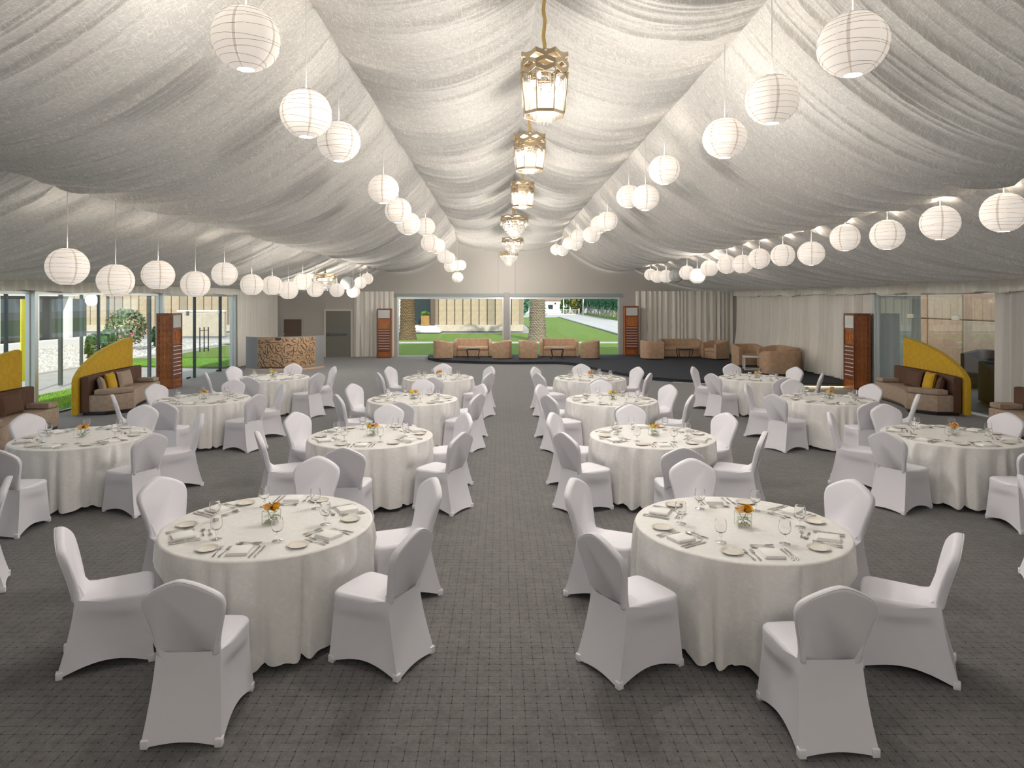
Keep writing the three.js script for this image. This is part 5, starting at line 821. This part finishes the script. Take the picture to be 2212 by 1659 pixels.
// ---- date-palm trunks with leaf-base scales
function palm(label, x, z, h, r0, seed) {
  const NU = 56, NVv = Math.round(h * 34);
  const g = sheet(NU, NVv, (u, v) => {
    const y = v * h, row = y * 9.5 + 0.25 * noise(u * 9, y * 2, seed), k = Math.floor(row), f = row - k, th = u * TAU, cellA = th / TAU * 17 + (k % 2) * 0.5, fa = Math.abs((cellA - Math.floor(cellA)) - 0.5) * 2;
    const scale = Math.max(0, 1 - fa * 1.05 - Math.max(0, f - 0.35) * 0.5) * (1 - Math.pow(f, 2)) * 0.12, foot = 0.32 * Math.exp(-y / 0.35);
    const R = r0 * (1 + foot + 0.05 * noise(th, y, seed)) * (1 - 0.03 * y) + scale * (0.6 + 0.6 * Math.abs(noise(k * 3.3, Math.floor(cellA) * 1.7, seed)));
    return [Math.cos(th) * R, y - scale * 0.35, Math.sin(th) * R, u * 2, y];
  }, true);
  const p = thing('palm_tree', label, 'palm tree', [x, -0.03, z]);
  part(p, 'trunk', g, seed === 1 ? mat([0.17, 0.115, 0.062], { roughness: 1 }) : mat([0.26, 0.215, 0.16], { roughness: 1 }));
  const fr = []; for (let i = 0; i < 22; i++) { const a = i * 2.4, d = 0.3 + (i % 5) * 0.28; fr.push(sheet(1, 10, (u, v) => { const L = 3.2 * v, w = 0.35 * Math.sin(Math.PI * Math.pow(v, 0.7) * 0.98) * (u - 0.5); return [Math.cos(a) * L - Math.sin(a) * w, 1.6 * d * v * (1 - v) * 2 - 1.2 * v * v + d, Math.sin(a) * L + Math.cos(a) * w]; })); }
  part(p, 'fronds', at(merge(fr), 0, h - 0.1, 0), OUT.foliage);
}
palm('thick palm trunk on the lawn before the building entrance', -5.82, -43.0, 6.5, 0.44, 1);
palm('thick palm trunk on the lawn beside the driveway', 2.30, -42.0, 6.5, 0.46, 2);
// ---- far right of the garden: house, fence, gate, conifer row
{
  const hs = thing('garden_house', 'white house with a red tiled roof beyond the driveway', 'house', [8.6, -0.1, -134]);
  part(hs, 'wall', box(9.0, 2.6, 6, 0, 1.3, 0), OUT.render);
  const rf = new THREE.Shape(); rf.moveTo(-4.9, 2.55); rf.lineTo(4.9, 2.55); rf.lineTo(3.3, 4.3); rf.lineTo(-3.3, 4.3); rf.closePath(); part(hs, 'roof', at(extrude(rf, 6.8), 0, 0, -3.4), mat([0.55, 0.19, 0.10], { roughness: 0.9 }));
  part(hs, 'window', box(0.9, 0.8, 0.06, 1.1, 1.25, 3.02), OUT.dark); part(hs, 'window', box(0.3, 0.3, 0.06, 2.0, 1.9, 3.02), OUT.dark);
  const f = thing('white_gate', 'low white railing gate across the driveway end', 'gate', [10.9, -0.05, -117]);
  part(f, 'rail', merge([box(5.2, 0.07, 0.07, 0, 0.86, 0), box(5.2, 0.07, 0.07, 0, 0.08, 0)]), OUT.render); for (let i = 0; i <= 20; i++) part(f, 'bar', box(0.05, 0.8, 0.05, -2.55 + i * 0.255, 0.46, 0), OUT.render);
  for (const x of [-2.65, 0, 2.65]) part(f, 'post', box(0.14, x === 0 ? 2.9 : 1.1, 0.14, x, x === 0 ? 1.4 : 0.55, 0), OUT.render);
  const gf = thing('green_fence', 'green wire fence with posts beside the palm trunk', 'fence', [4.0, -0.05, -104]);
  for (let i = 0; i < 5; i++) part(gf, 'post', box(0.08, 2.6, 0.08, -1.5 + i * 1.0, 1.3, 0), mat([0.02, 0.16, 0.08])); for (const y of [0.5, 1.1, 1.7, 2.3]) part(gf, 'wire', box(4, 0.025, 0.02, 0.5, y, 0), mat([0.02, 0.16, 0.08]));
  const wf = thing('boundary_fence', 'grey railing fence on a low wall behind the gate', 'fence', [21.6, -0.05, -122]); part(wf, 'base_wall', box(6, 0.6, 0.2, 0, 0.3, 0), OUT.panelGrey); for (let i = 0; i < 25; i++) part(wf, 'bar', box(0.05, 1.7, 0.05, -2.9 + i * 0.24, 1.4, 0), mat([0.16, 0.2, 0.2]));
  const wp = thing('lamp_post', 'slim white lamp post beside the driveway gate', 'lamp post', [13.9, -0.05, -114]); part(wp, 'pole', cyl(0.08, 0.1, 5, 0, 2.5, 0, 10), OUT.render); part(wp, 'cap', cyl(0.14, 0.14, 0.1, 0, 5.05, 0, 10), OUT.render);
  const crown = leafBall(1.5, 2.6, 1.1, 620, 0.36, 81), crown2 = leafBall(1.45, 2.5, 1.1, 620, 0.36, 82), r = rng(83);
  for (let i = 0; i < 16; i++) {
    const t = i / 15, x = lerp(16.6, 16.4, t), z = lerp(-132, -82, t), k = thing('conifer', `${ORD[i]} blue-green conifer from the gate in the row along the driveway`, 'tree', [x, -0.05, z], (r() - 0.5) * 0.1, 'conifer row');
    part(k, 'crown', i % 2 ? crown : crown2, OUT.foliageBlue).position.y = 3.6;
    for (let j = 0; j < 4; j++) part(k, 'trunk', bar([(r() - 0.5) * 2.0, 0, (r() - 0.5) * 0.8], [(r() - 0.5) * 2.2, 2.6, (r() - 0.5) * 0.8], 0.07 + 0.06 * r(), 6), OUT.paleBark);
  }
  for (const [x, z, s, m, l] of [[15.6, -136, 1.2, OUT.foliageYellow, 'yellow-green tree behind the driveway gate'], [13.9, -124, 0.7, OUT.foliageYellow, 'tall yellow-green tree beside the white house'], [11.6, -122, 0.6, OUT.foliage, 'clipped dark green hedge tree at the gate'], [3.3, -112, 1.1, OUT.foliageBlue, 'dark green tree behind the wire fence']]) { const k = thing('garden_tree', l, 'tree', [x, -0.05, z]); const c = part(k, 'crown', crown, m); c.position.y = 2.4 * s; c.scale.setScalar(s); part(k, 'trunk', cyl(0.1, 0.14, 1.6 * s, 0, 0.8 * s, 0, 8), OUT.bark); }
}
// ---- beside the glass wall: dark glazed wing, kerb, flowering shrub, planters, canopy posts
{
  const b = thing('glazed_wing', 'low building wing with dark windows and white columns beyond the gravel', 'building', [-25.0, 0, 0]);
  part(b, 'wall', box(5, 3.6, 36, -3.2, 1.8, -23), OUT.bronze);
  part(b, 'fascia', box(0.9, 0.7, 37, -0.5, 3.05, -23), OUT.render);
  for (let z = -8; z > -42; z -= 2.9) { part(b, 'window', box(0.08, 2.3, 2.3, -0.68, 1.4, z - 1.3), OUT.dark); part(b, 'column', box(0.35, 2.8, 0.35, -0.25, 1.35, z), OUT.render); }
  part(b, 'kerb', box(0.7, 0.35, 37, 0.6, 0.12, -23), OUT.render);
  const w = thing('garden_wall', 'cream garden wall behind the flowering shrub', 'wall', [-20.5, 0, -47]); part(w, 'wall_face', metreUV(box(3.2, 1.7, 0.3, 0, 0.85, 0), 1.2), OUT.stone); part(w, 'coping', box(3.3, 0.1, 0.4, 0, 1.72, 0), OUT.render);
  const sh = thing('flowering_shrub', 'green shrub with pink flowers outside the glass wall', 'shrub', [-18.6, -0.04, -34]);
  part(sh, 'foliage', at(leafBall(0.95, 0.95, 0.9, 700, 0.13, 91), 0, 1.15, 0), mat([0.17, 0.24, 0.13], { roughness: 0.8 })); part(sh, 'stem', merge([bar([0, 0, 0], [0.2, 0.9, 0.1], 0.03), bar([0, 0, 0], [-0.25, 0.9, 0], 0.03)]), OUT.bark);
  const fl = leafBall(0.97, 0.9, 0.92, 46, 0.10, 92); part(sh, 'blossoms', at(fl, 0, 1.2, 0), mat([0.62, 0.14, 0.18], { roughness: 0.8 }));
  const dry = thing('dry_shrub', 'bare straw-coloured shrub before the far building', 'shrub', [-24.0, -0.04, -47]); const tw = [], r = rng(95); for (let i = 0; i < 50; i++) { const a = r() * TAU, q = 0.5 + r() * 0.7; tw.push(bar([0, 0, 0], [Math.cos(a) * q, 0.4 + r() * 0.8, Math.sin(a) * q], 0.015, 4)); } part(dry, 'twigs', merge(tw), mat([0.62, 0.48, 0.28]));
  for (const [x, z, h, l] of [[-10.6, -21.7, 0.9, 'dark planter with leafy shrub outside the glass double door'], [-11.0, -18.9, 0.75, 'dark planter with glossy leaves behind the mustard sofa']]) { const p = thing('outdoor_planter', l, 'planter', [x, 0, z]); part(p, 'pot', smooth(cyl(0.26, 0.19, h, 0, h / 2 - 0.03, 0, 20), 0.6), mat([0.05, 0.055, 0.06], { roughness: 0.5 })); part(p, 'foliage', at(leafBall(0.42, 0.5, 0.42, 240, 0.13, 97), 0, h + 0.38, 0), mat([0.05, 0.14, 0.05], { roughness: 0.6 })); part(p, 'stem', bar([0, h - 0.1, 0], [0, h + 0.3, 0], 0.02), OUT.bark); }
  const cp = thing('canopy', 'dark steel posts of the outdoor canopy beyond the glass wall', 'canopy', [0, 0, 0]);
  for (const [x, z] of [[-13, -20.2], [-16, -26.1], [-20.6, -35.9], [-11.4, -22.2], [-12.4, -16.8]]) part(cp, 'post', box(0.09, 2.9, 0.09, x, 1.4, z), M.darkAlu); part(cp, 'beam', merge([bar([-11.2, 2.85, -16.3], [-20.8, 2.85, -36.3], 0.06, 4)]), M.darkAlu);
  const yb = thing('yellow_banner', 'narrow yellow banner on a pole outside the glass wall', 'banner', [-11.6, 0, -16.7]); part(yb, 'pole', cyl(0.015, 0.015, 2.6, 0, 1.3, 0, 8), M.alu); part(yb, 'flag', box(0.02, 2.0, 0.16, 0, 1.5, 0.09), mat([0.75, 0.68, 0.02], { roughness: 0.6 }));
}
// ---- terrace behind the drape-side glass: dark lounge seats, wooden cabinet, tan stone wall
{
  S('terrace_floor', metreUV(box(6.6, 0.06, 16, XR + 3.5, -0.05, -17.5), 1.2), mat([0.6, 0.6, 0.6], { map: T.stageCarpet, roughness: 0.6 }));
  const w = thing('terrace_wall', 'tan stone wall with large blocks behind the drape-side glass doors', 'wall', [XR + 6.6, 0, -18]);
  part(w, 'wall_core', box(0.3, 3.6, 26, 0.2, 1.8, 0), OUT.panelGrey); const r = rng(71), sm = [mat([0.95, 0.60, 0.38], { map: T.concrete, roughness: 1 }), mat([0.90, 0.58, 0.38], { map: T.concrete, roughness: 1 }), mat([0.92, 0.68, 0.48], { map: T.concrete, roughness: 1 })];
  for (let j = 0; j < 2; j++) for (let i = 0; i < 12; i++) part(w, 'stone_block', metreUV(rbox(0.14, 1.66, 2.0, 0.03, 0, 0.9 + j * 1.7, -12 + i * 2.06 + (j ? 0 : 0)), 1), sm[Math.floor(r() * 3)]);
  tub('terrace_armchair', 1.0, 0.85, 'black lounge chair on the terrace beyond the glass doors', 'armchair', [XR + 1.9, 0, -16.5], 2.2, { m: mat([0.02, 0.022, 0.03], { roughness: 0.7 }), h: 1.0 });
  tub('terrace_sofa', 1.7, 0.85, 'black lounge sofa on the terrace by the stone wall', 'sofa', [XR + 3.6, 0, -19.0], -1.4, { m: mat([0.02, 0.022, 0.03], { roughness: 0.7 }), h: 1.05 });
  const c = thing('terrace_cabinet', 'brown wooden cabinet on the terrace beside the sheer curtain', 'cabinet', [XR + 1.3, 0, -14.6]); part(c, 'body', metreUV(rbox(0.6, 1.1, 0.8, 0.01, 0, 0.55, 0)), M.wood); part(c, 'top', rbox(0.64, 0.04, 0.84, 0.008, 0, 1.12, 0), M.white); const fr = []; for (let i = 0; i < 4; i++) fr.push(box(0.02, 0.9, 0.02, -0.31, 0.5, 0.1 + i * 0.07)); for (let i = 0; i < 9; i++) fr.push(box(0.02, 0.015, 0.24, -0.31, 0.12 + i * 0.1, 0.2)); part(c, 'lattice', merge(fr), M.woodDark);
  drape('terrace_curtain', 'pale grey-green curtain on the terrace behind the glass doors', XR + 0.2, -19.0, XR + 1.7, -19.6, 2.6, -0.015, mat([0.62, 0.68, 0.66], { roughness: 0.9 }), { side: 1, seed: 9, amp: 0.05 });
  S('terrace_roof', box(3.0, 0.12, 14, XR + 1.7, 3.2, -17.5), OUT.render);
}
renderer.render(scene, camera);
